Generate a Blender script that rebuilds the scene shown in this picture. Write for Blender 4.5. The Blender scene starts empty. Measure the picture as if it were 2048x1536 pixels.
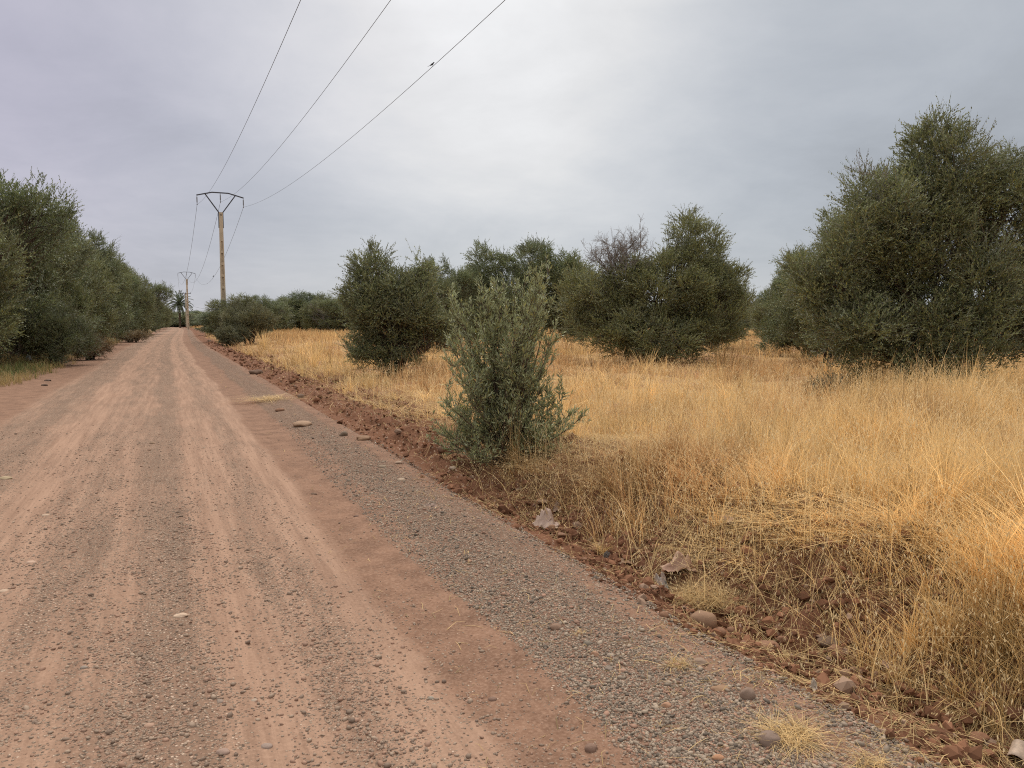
import bpy, math, random
import numpy as np
from mathutils import Vector, Matrix, Quaternion

# ------------------------------------------------------------------ camera, world, sun
SC = bpy.context.scene
COL = SC.collection
F = 1538.0                      # focal length in pixels of the 2048 px wide photograph
CAMH = 1.6
YAW = math.radians(24.1)        # the road runs along +Y, the camera looks 24 degrees to its right
PIT = math.atan(123 / F)

cam_data = bpy.data.cameras.new('camera')
cam_data.sensor_width = 36.0
cam_data.lens = F / 2048 * 36.0
cam_data.clip_start = 0.05
cam_data.clip_end = 6000
cam = bpy.data.objects.new('camera', cam_data)
COL.objects.link(cam)
cam.location = (0, 0, CAMH)
cam.rotation_euler = (math.pi / 2 - PIT, 0, -YAW)
SC.camera = cam

def ray(px, py):
    u, v = (px - 1024) / F, (768 - py) / F
    y = math.cos(PIT) + v * math.sin(PIT)
    z = -math.sin(PIT) + v * math.cos(PIT)
    return u, y, z

def at_dep(px, py, dep):
    u, y, z = ray(px, py)
    k = dep / y
    X = (u * math.cos(YAW) + y * math.sin(YAW)) * k
    Y = (-u * math.sin(YAW) + y * math.cos(YAW)) * k
    return Vector((X, Y, CAMH + z * k))

def sky_dir(px, py):
    v = at_dep(px, py, 1.0) - Vector((0, 0, CAMH))
    return v.normalized()

SUN_AZ = math.radians(19.5)     # clockwise from +Y
SUN_EL = math.radians(52)
sun_vec = Vector((math.sin(SUN_AZ) * math.cos(SUN_EL), math.cos(SUN_AZ) * math.cos(SUN_EL), math.sin(SUN_EL)))

world = bpy.data.worlds.new('World')
SC.world = world
world.use_nodes = True
wt = world.node_tree
wt.nodes.clear()

def wn(kind, **kw):
    n = wt.nodes.new(kind)
    for k, v in kw.items():
        setattr(n, k, v)
    return n

def wmath(op, a, b=None, clamp=False):
    n = wn('ShaderNodeMath', operation=op, use_clamp=clamp)
    for i, s in enumerate((a, b)):
        if s is None:
            continue
        if isinstance(s, (int, float)):
            n.inputs[i].default_value = s
        else:
            wt.links.new(s, n.inputs[i])
    return n.outputs[0]

tc = wn('ShaderNodeTexCoord')
sep = wn('ShaderNodeSeparateXYZ')
wt.links.new(tc.outputs['Generated'], sep.inputs[0])
zc = wmath('MAXIMUM', sep.outputs[2], 0.0)
den = wmath('ADD', zc, 0.24)
comb = wn('ShaderNodeCombineXYZ')
wt.links.new(wmath('DIVIDE', sep.outputs[0], den), comb.inputs[0])
wt.links.new(wmath('DIVIDE', sep.outputs[1], den), comb.inputs[1])

def wnoise(scale, detail, rough, off):
    mp = wn('ShaderNodeMapping')
    mp.inputs['Location'].default_value = off
    wt.links.new(comb.outputs[0], mp.inputs[0])
    n = wn('ShaderNodeTexNoise')
    n.inputs['Scale'].default_value = scale
    n.inputs['Detail'].default_value = detail
    n.inputs['Roughness'].default_value = rough
    n.inputs['Distortion'].default_value = 0.35
    wt.links.new(mp.outputs[0], n.inputs['Vector'])
    return n.outputs['Fac']

def wpatch(px, py, power, amp):
    d = sky_dir(px, py)
    n = wn('ShaderNodeVectorMath', operation='DOT_PRODUCT')
    wt.links.new(tc.outputs['Generated'], n.inputs[0])
    n.inputs[1].default_value = d
    p = wmath('POWER', wmath('MAXIMUM', n.outputs['Value'], 0.0), power)
    return wmath('MULTIPLY', p, amp)

lum = wmath('ADD', 0.397, wmath('MULTIPLY', wmath('SUBTRACT', wnoise(0.55, 5, .5, (3.1, 1.7, 0)), 0.5), 0.30))
lum = wmath('ADD', lum, wmath('MULTIPLY', wmath('SUBTRACT', wnoise(1.5, 8, .62, (9.3, 4.1, 0)), 0.5), 0.22))
lum = wmath('ADD', lum, wmath('MULTIPLY', wmath('SUBTRACT', wnoise(5.5, 6, .6, (1.3, 8.1, 0)), 0.5), 0.035))
irr = wmath('ADD', 0.35, wmath('MULTIPLY', wnoise(0.9, 6, .6, (5.7, 2.9, 0)), 1.3))
lum = wmath('ADD', lum, wmath('MULTIPLY', wpatch(900, -40, 34, 0.25), irr))
lum = wmath('ADD', lum, wmath('MULTIPLY', wpatch(1060, 190, 32, 0.11), irr))
lum = wmath('ADD', lum, wpatch(1120, 330, 25, 0.02))
lum = wmath('SUBTRACT', lum, wpatch(1950, 300, 25, 0.03))
# an overcast sky is brighter towards the zenith
lum = wmath('ADD', lum, wmath('MULTIPLY', wmath('POWER', wmath('MAXIMUM', wmath('SUBTRACT', zc, 0.36), 0.0), 1.0), 2.1))
tint = wn('ShaderNodeMix', data_type='RGBA')
tint.inputs['A'].default_value = (0.942, 0.998, 1.08, 1)
tint.inputs['B'].default_value = (1.0, 1.0, 1.0, 1)
wt.links.new(wmath('MULTIPLY', wmath('SUBTRACT', lum, 0.40), 4.2, True), tint.inputs['Factor'])
lav = wn('ShaderNodeMix', data_type='RGBA', blend_type='MULTIPLY')
lav.inputs['B'].default_value = (1.05, 0.955, 1.06, 1)
wt.links.new(wpatch(-200, 150, 20, 1.0), lav.inputs['Factor'])
wt.links.new(tint.outputs['Result'], lav.inputs['A'])
vm = wn('ShaderNodeVectorMath', operation='SCALE')
wt.links.new(lav.outputs['Result'], vm.inputs[0])
wt.links.new(lum, vm.inputs['Scale'])
bg_c = wn('ShaderNodeBackground')
wt.links.new(vm.outputs[0], bg_c.inputs['Color'])
sky = wn('ShaderNodeTexSky', sky_type='NISHITA')
sky.sun_disc = False
sky.sun_elevation = SUN_EL
sky.sun_rotation = SUN_AZ
bg_s = wn('ShaderNodeBackground')
bg_s.inputs['Strength'].default_value = 0.08
wt.links.new(sky.outputs[0], bg_s.inputs['Color'])
mx = wn('ShaderNodeMixShader')
mx.inputs[0].default_value = 0.93
wt.links.new(bg_s.outputs[0], mx.inputs[1])
wt.links.new(bg_c.outputs[0], mx.inputs[2])
wo = wn('ShaderNodeOutputWorld')
wt.links.new(mx.outputs[0], wo.inputs[0])

sl = bpy.data.lights.new('sun', 'SUN')
sl.energy = 1.5
sl.angle = math.radians(15)
sl.color = (1.0, 0.94, 0.85)
so = bpy.data.objects.new('sun', sl)
COL.objects.link(so)
so.rotation_euler = (-sun_vec).to_track_quat('-Z', 'Y').to_euler()
so.location = (0, 0, 40)

SC.view_settings.view_transform = 'Standard'
SC.view_settings.look = 'None'
SC.view_settings.exposure = 0.3
SC.view_settings.gamma = 1.0
SC.cycles.max_bounces = 6
SC.cycles.diffuse_bounces = 3
SC.cycles.glossy_bounces = 2
SC.cycles.transmission_bounces = 2
SC.cycles.transparent_max_bounces = 4
SC.cycles.use_denoising = False
SC.cycles.filter_width = 1.1

# ------------------------------------------------------------------ numpy helpers
RS = np.random.RandomState

def _hash(ix, iy, seed):
    h = (ix.astype(np.int64) * 374761393 + iy.astype(np.int64) * 668265263 + seed * 1442695041) & 0xFFFFFFFF
    h = ((h ^ (h >> 13)) * 1274126177) & 0xFFFFFFFF
    h = h ^ (h >> 16)
    return (h & 0xFFFFFF) / float(0xFFFFFF)

def vnoise(x, y, seed=0):
    x = np.asarray(x, float); y = np.asarray(y, float)
    ix, iy = np.floor(x), np.floor(y)
    fx, fy = x - ix, y - iy
    fx = fx * fx * (3 - 2 * fx); fy = fy * fy * (3 - 2 * fy)
    a = _hash(ix, iy, seed); b = _hash(ix + 1, iy, seed)
    c = _hash(ix, iy + 1, seed); d = _hash(ix + 1, iy + 1, seed)
    return (a * (1 - fx) + b * fx) * (1 - fy) + (c * (1 - fx) + d * fx) * fy

def fbm(x, y, seed=0, oct=4, gain=.5):
    s, a, t = 0., 1., 0.
    for i in range(oct):
        s = s + a * vnoise(np.asarray(x) * 2 ** i, np.asarray(y) * 2 ** i, seed + i * 17)
        t += a; a *= gain
    return s / t

def sstep(a, b, x):
    t = np.clip((np.asarray(x, float) - a) / (b - a), 0, 1)
    return t * t * (3 - 2 * t)

def bend(y):
    return 2.4 * sstep(45, 210, y)

def bump(x, c, w):
    return np.exp(-((x - c) / w) ** 2)

def height(x, y, fine=True):
    """terrain height: flat road, shallow ditch, broken bank, gently rising field"""
    x = np.asarray(x, float); y = np.asarray(y, float)
    t = x - bend(y)
    wob = (fbm(x * .0 + 3, y * .45, 5, 3) - .5) * .5
    near = 1 - sstep(6.0, 10.5, y)
    r = t + wob * .5 * sstep(1.9, 2.6, t)
    h = 0.035 * bump(r, 2.15, .45)                                   # gravel windrow
    h = h - (0.05 + .13 * near) * bump(r, 3.0, .38)                  # ditch
    h = h + (0.19 * (1 - near)) * bump(r, 2.98, .34)                 # earth windrow further on
    h = h + (0.08 + .24 * near) * sstep(3.25, 4.15, r)               # bank
    fld = sstep(4.0, 6.5, t)
    h = h + fld * (fbm(x * .35, y * .35, 11, 3) - .5) * .28
    h = h + fld * .30 * sstep(28, 90, y + x * .3)
    lft = 1 - sstep(-5.2, -3.4, t)
    h = h + lft * (.10 + (fbm(x * .6, y * .6, 31, 3) - .5) * .2)
    road = sstep(-4.0, -3.2, t) * (1 - sstep(2.3, 2.7, t))
    h = h - road * (.03 * bump(t, .45, .28) + .03 * bump(t, -1.25, .3) + .018 * bump(t, 1.35, .3))
    if fine:
        h = h + road * ((fbm(x * 2.6, y * 1.0, 41, 4) - .5) * .05 + (fbm(x * 14, y * 14, 43, 2) - .5) * .008)
        rough = sstep(2.45, 2.75, t) * (1 - sstep(4.2, 5.2, t)) * (1 - sstep(20, 70, y) * .7)
        n1 = fbm(x * 5, y * 5, 51, 4, .6)
        n2 = np.abs(fbm(x * 11, y * 11, 53, 3, .6) - .5) * 2
        h = h + rough * ((n1 - .5) * .30 - n2 * .09)
        cut = near * bump(r, 3.6, .35)
        h = h + cut * (vnoise(x * 3.2, y * 3.2, 57) - .5) * .22
        h = h + fld * (fbm(x * 2.4, y * 2.4, 61, 3) - .5) * .09
    return h

def hz(x, y):
    return float(height(np.array([x]), np.array([y]))[0])

def gp(px, py):
    """where the line of sight through a pixel meets the ground"""
    u, y, z = ray(px, py)
    X = u * math.cos(YAW) + y * math.sin(YAW)
    Y = -u * math.sin(YAW) + y * math.cos(YAW)
    ks = np.exp(np.linspace(math.log(1.2), math.log(400), 1600))
    hh = height(X * ks, Y * ks)
    zz = CAMH + z * ks
    i = np.argmax(zz < hh)
    if i == 0:
        i = len(ks) - 1
    k0, k1 = ks[i - 1], ks[i]
    for _ in range(20):
        k = (k0 + k1) / 2
        if CAMH + z * k < hz(X * k, Y * k):
            k1 = k
        else:
            k0 = k
    return Vector((X * k1, Y * k1, hz(X * k1, Y * k1))), k1 * y

def np_mesh(name, V, Fc, mats, colors=None, smooth=False, uv=None):
    V = np.asarray(V, np.float32).reshape(-1, 3)
    Fc = np.asarray(Fc, np.int32)
    n = Fc.shape[1]
    me = bpy.data.meshes.new(name)
    me.vertices.add(len(V)); me.vertices.foreach_set('co', V.ravel())
    me.loops.add(Fc.size); me.loops.foreach_set('vertex_index', Fc.ravel())
    me.polygons.add(len(Fc))
    me.polygons.foreach_set('loop_start', np.arange(0, Fc.size, n, dtype=np.int32))
    me.polygons.foreach_set('use_smooth', np.full(len(Fc), smooth, dtype=bool))
    for m in (mats if isinstance(mats, (list, tuple)) else [mats]):
        me.materials.append(m)
    me.update(calc_edges=True)
    if colors is not None:
        ca = me.color_attributes.new('Col', 'FLOAT_COLOR', 'POINT')
        c = np.ones((len(V), 4), np.float32); c[:, :colors.shape[1]] = colors
        ca.data.foreach_set('color', c.ravel())
    return me

def link(name, me, parent=None):
    o = bpy.data.objects.new(name, me)
    COL.objects.link(o)
    if parent is not None:
        o.parent = parent
    return o

def tag(o, label=None, cat=None, group=None, kind=None):
    if label: o['label'] = label
    if cat: o['category'] = cat
    if group: o['group'] = group
    if kind: o['kind'] = kind
    return o

def thing(name, label, cat, loc=(0, 0, 0), rz=0., group=None):
    o = bpy.data.objects.new(name, None)
    COL.objects.link(o)
    o.location = loc; o.rotation_euler = (0, 0, rz)
    o.empty_display_size = .2
    return tag(o, label, cat, group)

def norm(v):
    return v / np.maximum(np.linalg.norm(v, axis=-1, keepdims=True), 1e-9)

# ------------------------------------------------------------------ materials
class MT:
    def __init__(self, name, rough=.9, spec=.2):
        self.m = bpy.data.materials.new(name)
        self.m.use_nodes = True
        self.t = self.m.node_tree
        self.t.nodes.clear()
        self.out = self.t.nodes.new('ShaderNodeOutputMaterial')
        self.b = self.t.nodes.new('ShaderNodeBsdfPrincipled')
        self.b.inputs['Roughness'].default_value = rough
        self.b.inputs['Specular IOR Level'].default_value = spec
        self.t.links.new(self.b.outputs[0], self.out.inputs[0])
    def n(self, k, **kw):
        n = self.t.nodes.new(k)
        for a, v in kw.items(): setattr(n, a, v)
        return n
    def l(self, a, b): self.t.links.new(a, b)
    def put(self, inp, v):
        if isinstance(v, (int, float)): inp.default_value = v
        elif isinstance(v, tuple): inp.default_value = v if len(v) == 4 or inp.type == 'VECTOR' else (*v, 1)
        else: self.l(v, inp)
    def math(self, op, a, b=None, clamp=False, c=None):
        n = self.n('ShaderNodeMath', operation=op, use_clamp=clamp)
        self.put(n.inputs[0], a)
        if b is not None: self.put(n.inputs[1], b)
        if c is not None: self.put(n.inputs[2], c)
        return n.outputs[0]
    def coord(self, scale=(1, 1, 1)):
        if not hasattr(self, 'tc'): self.tc = self.n('ShaderNodeTexCoord')
        mp = self.n('ShaderNodeMapping')
        mp.inputs['Scale'].default_value = scale
        self.l(self.tc.outputs['Object'], mp.inputs[0])
        return mp.outputs[0]
    def noise(self, scale, detail=4, rough=.55, vec=None, dist=0., col=False):
        n = self.n('ShaderNodeTexNoise')
        n.inputs['Scale'].default_value = scale; n.inputs['Detail'].default_value = detail
        n.inputs['Roughness'].default_value = rough; n.inputs['Distortion'].default_value = dist
        if vec is not None: self.l(vec, n.inputs['Vector'])
        return n.outputs['Color' if col else 'Fac']
    def voro(self, scale, vec=None, feature='F1', out='Distance', rand=1.):
        n = self.n('ShaderNodeTexVoronoi', feature=feature)
        n.inputs['Scale'].default_value = scale
        n.inputs['Randomness'].default_value = rand
        if vec is not None: self.l(vec, n.inputs['Vector'])
        return n.outputs[out]
    def ramp(self, f, lo, hi):
        n = self.n('ShaderNodeMapRange', interpolation_type='SMOOTHSTEP')
        self.put(n.inputs['Value'], f)
        n.inputs['From Min'].default_value = lo; n.inputs['From Max'].default_value = hi
        return n.outputs[0]
    def mix(self, f, a, b, blend='MIX'):
        n = self.n('ShaderNodeMix', data_type='RGBA', blend_type=blend)
        self.put(n.inputs['Factor'], f); self.put(n.inputs['A'], a); self.put(n.inputs['B'], b)
        return n.outputs['Result']
    def bump(self, h, strength=.5, dist=.01):
        n = self.n('ShaderNodeBump')
        n.inputs['Strength'].default_value = strength; n.inputs['Distance'].default_value = dist
        self.l(h, n.inputs['Height']); self.l(n.outputs[0], self.b.inputs['Normal'])
    def color(self, c): self.put(self.b.inputs['Base Color'], c)
    def attr(self):
        n = self.n('ShaderNodeVertexColor'); n.layer_name = 'Col'
        return n.outputs['Color']

def mat_simple(name, col, rough=.85, spec=.2, var=.25, scale=20, bump=.3, bd=.004, metal=0.):
    M = MT(name, rough, spec)
    v = M.coord()
    n = M.noise(scale, 5, .6, v)
    d = tuple(c * (1 - var) for c in col); e = tuple(min(1, c * (1 + var)) for c in col)
    M.color(M.mix(M.ramp(n, .3, .7), d, e))
    M.b.inputs['Metallic'].default_value = metal
    if bump: M.bump(n, bump, bd)
    return M.m

def mat_attr(name, rough=.6, spec=.3, trans=0.0, hue=None):
    M = MT(name, rough, spec)
    c = M.attr()
    M.color(c)
    if trans:
        tr = M.n('ShaderNodeBsdfTranslucent'); M.l(c, tr.inputs['Color'])
        mx = M.n('ShaderNodeMixShader'); mx.inputs[0].default_value = trans
        M.l(M.b.outputs[0], mx.inputs[1]); M.l(tr.outputs[0], mx.inputs[2])
        M.l(mx.outputs[0], M.out.inputs[0])
    return M.m

def mat_leaf():
    """olive leaf: grey green above, silvery below"""
    M = MT('olive_leaf', .48, .35)
    c = M.attr()
    g = M.n('ShaderNodeNewGeometry')
    c2 = M.mix(M.math('MULTIPLY', g.outputs['Backfacing'], .34), c, (.36, .36, .27))
    M.color(c2)
    tr = M.n('ShaderNodeBsdfTranslucent'); M.l(c, tr.inputs['Color'])
    mx = M.n('ShaderNodeMixShader'); mx.inputs[0].default_value = .16
    M.l(M.b.outputs[0], mx.inputs[1]); M.l(tr.outputs[0], mx.inputs[2])
    M.l(mx.outputs[0], M.out.inputs[0])
    return M.m

def mat_road():
    M = MT('packed_gravel_track', .95, .12)
    v = M.coord()
    sx = M.n('ShaderNodeSeparateXYZ'); M.l(v, sx.inputs[0])
    x, y = sx.outputs[0], sx.outputs[1]
    # follow the bend of the road
    b = M.math('MULTIPLY', M.ramp(y, 45, 210), 2.4)
    t = M.math('SUBTRACT', x, b)
    # wobble of the lanes, slow along the road
    vs = M.coord((.9, .22, 1))
    wob = M.math('MULTIPLY', M.math('SUBTRACT', M.noise(.8, 4, .6, vs), .5), .7)
    t = M.math('ADD', t, wob)
    streak = M.noise(1., 5, .62, M.coord((4.5, .28, 1)))
    streak2 = M.ramp(M.math('ADD', M.math('MULTIPLY', M.noise(1., 4, .6, M.coord((11, .55, 1))), .6), M.math('MULTIPLY', M.noise(1., 4, .7, M.coord((34, 1.4, 1))), .4)), .3, .7)
    patch = M.noise(1.1, 6, .6, v)
    fine = M.noise(55, 4, .7, v)
    # where loose grey gravel lies (0..1) from the cross profile
    cr = M.n('ShaderNodeValToRGB')
    M.l(M.math('MULTIPLY', M.math('ADD', t, 4.), 1 / 8.), cr.inputs[0])
    els = [(-4.0, 0), (-2.6, .05), (-2.15, .75), (-1.65, .8), (-1.4, .25), (-1.1, .2), (-.75, .6), (-.4, .45), (-.15, .85), (.05, .8), (.25, .2), (.45, .3), (.62, .6), (.8, .35), (.98, .15), (1.1, .02), (1.55, .02), (1.68, .95), (2.12, .9), (2.28, .2), (2.5, .5), (2.7, .2)]
    cr.color_ramp.interpolation = 'LINEAR'
    e0 = cr.color_ramp.elements
    e0[0].position = (els[0][0] + 4) / 8; e0[0].color = (els[0][1],) * 3 + (1,)
    e0[1].position = (els[-1][0] + 4) / 8; e0[1].color = (els[-1][1],) * 3 + (1,)
    for p, c in els[1:-1]:
        e = e0.new((p + 4) / 8); e.color = (c, c, c, 1)
    g = M.math('ADD', cr.outputs[0], M.math('MULTIPLY', M.math('SUBTRACT', streak, .5), 1.7))
    g = M.math('ADD', g, M.math('MULTIPLY', M.math('SUBTRACT', patch, .5), .9))
    g = M.ramp(g, .1, 1.0)
    # brown finer soil on the sides
    jag = M.math('MULTIPLY', M.math('SUBTRACT', M.noise(7, 5, .7, v), .5), .22)
    br = M.ramp(M.math('ADD', t, jag), .98, 1.12)
    br = M.math('MAXIMUM', br, M.ramp(M.math('MULTIPLY', t, -1), 2.2, 2.6))
    dirt = M.mix(streak2, (.203, .118, .077), (.345, .212, .142))
    soil = M.mix(M.ramp(M.noise(3.5, 6, .65, v), .3, .7), (.132, .070, .043), (.225, .124, .078))
    base = M.mix(br, dirt, soil)
    base = M.mix(M.ramp(fine, .35, .8), base, M.mix(.4, base, (.46, .29, .20)))
    # pebbles
    vd = M.n('ShaderNodeTexVoronoi', feature='F1'); vd.inputs['Scale'].default_value = 66; M.l(v, vd.inputs['Vector'])
    pc = M.n('ShaderNodeSeparateColor'); M.l(vd.outputs['Color'], pc.inputs[0])
    pcol = M.mix(pc.outputs[0], (.085, .064, .048), (.36, .265, .19))
    pcol = M.mix(M.ramp(pc.outputs[2], .8, .86), pcol, (.46, .33, .24))
    shape = M.math('SUBTRACT', 1, M.ramp(vd.outputs['Distance'], .25, .55))
    on = M.math('MULTIPLY', M.ramp(M.math('SUBTRACT', g, pc.outputs[1]), -.05, .03), shape)
    c = M.mix(on, base, pcol)
    gap_shade = M.math('MULTIPLY', M.math('MULTIPLY', g, M.ramp(vd.outputs['Distance'], .35, .6)), .55)  # shade between the pebbles, painted into the colour
    c = M.mix(gap_shade, c, (.12, .075, .05))
    M.color(c)
    hgt = M.math('ADD', M.math('MULTIPLY', on, 1.0), M.math('MULTIPLY', fine, .5))
    M.bump(hgt, .75, .008)
    return M.m

def mat_ground():
    M = MT('dry_soil_and_straw', .96, .1)
    v = M.coord()
    sx = M.n('ShaderNodeSeparateXYZ'); M.l(v, sx.inputs[0])
    t = M.math('SUBTRACT', sx.outputs[0], M.math('MULTIPLY', M.ramp(sx.outputs[1], 45, 210), 2.4))
    n1 = M.noise(1.2, 6, .6, v); n2 = M.noise(9, 6, .65, v); n3 = M.noise(60, 4, .7, v)
    t2 = M.math('ADD', t, M.math('MULTIPLY', M.math('SUBTRACT', n1, .5), 1.6))
    soil = M.mix(n2, (.115, .052, .029), (.225, .105, .058))
    soil = M.mix(M.ramp(n3, .55, .85), soil, (.30, .16, .095))
    # chips of stone in the soil
    vd = M.n('ShaderNodeTexVoronoi', feature='F1'); vd.inputs['Scale'].default_value = 30; M.l(v, vd.inputs['Vector'])
    pc = M.n('ShaderNodeSeparateColor'); M.l(vd.outputs['Color'], pc.inputs[0])
    chip = M.math('MULTIPLY', M.ramp(pc.outputs[1], .75, .8), M.math('SUBTRACT', 1, M.ramp(vd.outputs['Distance'], .25, .45)))
    soil = M.mix(chip, soil, M.mix(pc.outputs[0], (.2, .13, .09), (.4, .27, .19)))
    straw = M.mix(n2, (.36, .225, .095), (.55, .37, .17))
    straw = M.mix(M.ramp(n3, .4, .7), straw, (.30, .17, .08))
    straw = M.mix(M.ramp(M.noise(.5, 6, .65, v), .42, .60), straw, (.27, .145, .078))
    f = M.ramp(t2, 3.9, 5.0)
    leftside = M.ramp(M.math('MULTIPLY', t2, -1), 3.6, 4.4)
    duff = M.mix(n2, (.12, .075, .04), (.30, .2, .1))
    c = M.mix(f, soil, straw)
    c = M.mix(leftside, c, duff)
    M.color(c)
    M.bump(M.math('ADD', n2, M.math('MULTIPLY', n3, .5)), .8, .03)
    return M.m

MAT_ROAD = mat_road()
MAT_GROUND = mat_ground()
MAT_LEAF = mat_leaf()
MAT_GRASS = mat_attr('dry_grass_stalk', .65, .25, .42)
MAT_GREEN = mat_attr('green_blade', .6, .3, .2)
MAT_STONE = mat_attr('pebble_stone', .8, .25)
MAT_BARK = mat_simple('olive_bark', (.115, .082, .058), .9, .15, .4, 25, .6, .01)
MAT_DEAD = mat_simple('dead_wood', (.23, .195, .17), .9, .15, .3, 30, .3)

def mat_clod():
    M = MT('earth_clod', .97, .08)
    v = M.coord(); n = M.noise(40, 5, .65, v)
    M.color(M.mix(n, (.12, .052, .028), (.23, .11, .062)))
    M.bump(n, .8, .01)
    return M.m
MAT_CLOD = mat_clod()

# ------------------------------------------------------------------ terrain
def grid_mesh(name, xs, ys, hfun, mat):
    X, Y = np.meshgrid(xs, ys)
    X = X + bend(Y)
    Z = hfun(X, Y)
    V = np.stack([X, Y, Z], -1).reshape(-1, 3)
    nx, ny = len(xs), len(ys)
    i = np.arange(nx * ny).reshape(ny, nx)
    Fc = np.stack([i[:-1, :-1], i[:-1, 1:], i[1:, 1:], i[1:, :-1]], -1).reshape(-1, 4)
    return np_mesh(name, V, Fc, mat, smooth=True)

def geo(a, b, first, ratio):
    r = [a]; st = first
    while r[-1] + st < b:
        r.append(r[-1] + st); st *= ratio
    r.append(b)
    return r

ys_near = np.concatenate([np.array(geo(-12, 0.2, .6, .96))[:-1], np.arange(.2, 9, .03)])
ys = np.concatenate([np.linspace(-300, -14, 12), ys_near, np.array(geo(9.0, 2500, .032, 1.018))])
xs_r = np.concatenate([np.arange(2.3, 5.2, .028), np.array(geo(5.2, 2200, .04, 1.035))])
xs_l = -np.array(geo(3.0, 2200, .06, 1.05))[::-1]
ROAD_L, ROAD_R = -3.95, 2.50

def ground_h(X, Y):
    t = X - bend(Y)
    inside = sstep(ROAD_L - .05, ROAD_L + .35, t) * (1 - sstep(ROAD_R - .30, ROAD_R + .02, t))
    return height(X, Y) - inside * .10

def road_h(X, Y):
    t = X - bend(Y)
    e = (1 - sstep(ROAD_L, ROAD_L + .12, t)) + sstep(ROAD_R - .12, ROAD_R, t)
    return height(X, Y) + .006 - e * .05

xs_g = np.concatenate([xs_l, np.linspace(-2.9, 2.2, 12), xs_r])
g = link('ground', grid_mesh('ground', xs_g, ys, ground_h, MAT_GROUND))
tag(g, kind='structure')
xs_road = np.arange(ROAD_L, ROAD_R + .001, .03)
ys_road = np.concatenate([ys_near, np.array(geo(9.0, 420, .032, 1.02))])
rd = link('road', grid_mesh('road', xs_road, ys_road, road_h, MAT_ROAD))
tag(rd, kind='structure')

# ------------------------------------------------------------------ blade and leaf builders
def blades(P, H, lean, az, W, Cb, Ct, seg=3, curl=1.0):
    """curved ribbons: P base points, H heights, lean horizontal reach, az its direction"""
    n = len(P)
    rows = []
    D = np.stack([np.cos(az), np.sin(az), np.zeros(n)], -1)
    # ribbon width faces a random horizontal direction
    wa = az + np.pi / 2 + RS(7).uniform(-1, 1, n)
    Wd = np.stack([np.cos(wa), np.sin(wa), np.zeros(n)], -1)
    for k in range(seg + 1):
        f = k / seg
        c = P + D * (lean * f ** (1 + .8 * curl))[:, None]
        c[:, 2] += H * (f - .18 * curl * f * f * np.minimum(lean / np.maximum(H, .01), 1.5))
        w = W * (1 - f) ** .5 * .5 + W * .08
        rows.append(np.stack([c - Wd * w[:, None], c + Wd * w[:, None]], 1))
    V = np.stack(rows, 1).reshape(n, (seg + 1) * 2, 3)
    base = (np.arange(n) * (seg + 1) * 2)[:, None]
    q = []
    for k in range(seg):
        a = 2 * k
        q.append(np.stack([base[:, 0] + a, base[:, 0] + a + 1, base[:, 0] + a + 3, base[:, 0] + a + 2], -1))
    Fc = np.stack(q, 1).reshape(-1, 4)
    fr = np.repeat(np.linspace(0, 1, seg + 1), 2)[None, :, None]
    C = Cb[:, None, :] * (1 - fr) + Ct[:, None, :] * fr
    tips = V[:, -2:, :].mean(1)
    return V.reshape(-1, 3), Fc, C.reshape(-1, 3), tips

def leaves(P, D, L, W, C, rng, roll=None):
    """rhombic pointed leaves from base P along D"""
    n = len(P)
    D = norm(D)
    r = norm(rng.normal(size=(n, 3)))
    S = norm(np.cross(D, r))
    N = np.cross(S, D)
    mid = P + D * (L * .45)[:, None]
    V = np.stack([P, mid + S * (W / 2)[:, None] , P + D * L[:, None] - N * (L * .06)[:, None], mid - S * (W / 2)[:, None]], 1)
    Fc = np.arange(n * 4).reshape(n, 4)
    return V.reshape(-1, 3), Fc, np.repeat(C, 4, 0)

def join(parts):
    Vs, Fs, Cs, o = [], [], [], 0
    for V, Fc, C in parts:
        Vs.append(V); Fs.append(Fc + o); Cs.append(C); o += len(V)
    return np.concatenate(Vs), np.concatenate(Fs), np.concatenate(Cs)

def tubes(paths, sides=5):
    """paths: list of (points Nx3, radii N) -> one mesh of tapered tubes"""
    Vs, Fs, o = [], [], 0
    for pts, rad in paths:
        pts = np.asarray(pts, float); rad = np.asarray(rad, float)
        n = len(pts)
        T = norm(np.gradient(pts, axis=0))
        up = np.array([0, 0, 1.]) if abs(T[0, 2]) < .9 else np.array([1., 0, 0])
        A = norm(np.cross(T, up)); B = np.cross(T, A)
        a = np.linspace(0, 2 * np.pi, sides, endpoint=False)
        ring = A[:, None] * np.cos(a)[None, :, None] + B[:, None] * np.sin(a)[None, :, None]
        V = pts[:, None] + ring * rad[:, None, None]
        i = np.arange(n * sides).reshape(n, sides)
        j = np.roll(i, -1, 1)
        Fc = np.stack([i[:-1], j[:-1], j[1:], i[1:]], -1).reshape(-1, 4)
        Vs.append(V.reshape(-1, 3)); Fs.append(Fc + o); o += n * sides
    return np.concatenate(Vs), np.concatenate(Fs)

def curve_path(a, b, rng, n=6, wig=.08, sag=0.):
    a = np.asarray(a, float); b = np.asarray(b, float)
    f = np.linspace(0, 1, n)[:, None]
    L = np.linalg.norm(b - a)
    p = a + (b - a) * f
    off = rng.normal(size=(n, 3)) * wig * L
    off[0] = 0; off[-1] = 0
    p = p + off
    p[:, 2] += np.sin(f[:, 0] * np.pi) * sag * L
    return p

# ------------------------------------------------------------------ olive trees
def leaf_cols(n, rng, tone):
    base = np.array(tone)
    v = rng.uniform(.78, 1.25, (n, 1))
    c = base * v
    yel = rng.rand(n) < .05
    c[yel] = c[yel] * np.array([1.45, 1.25, .8])
    return c

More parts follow.
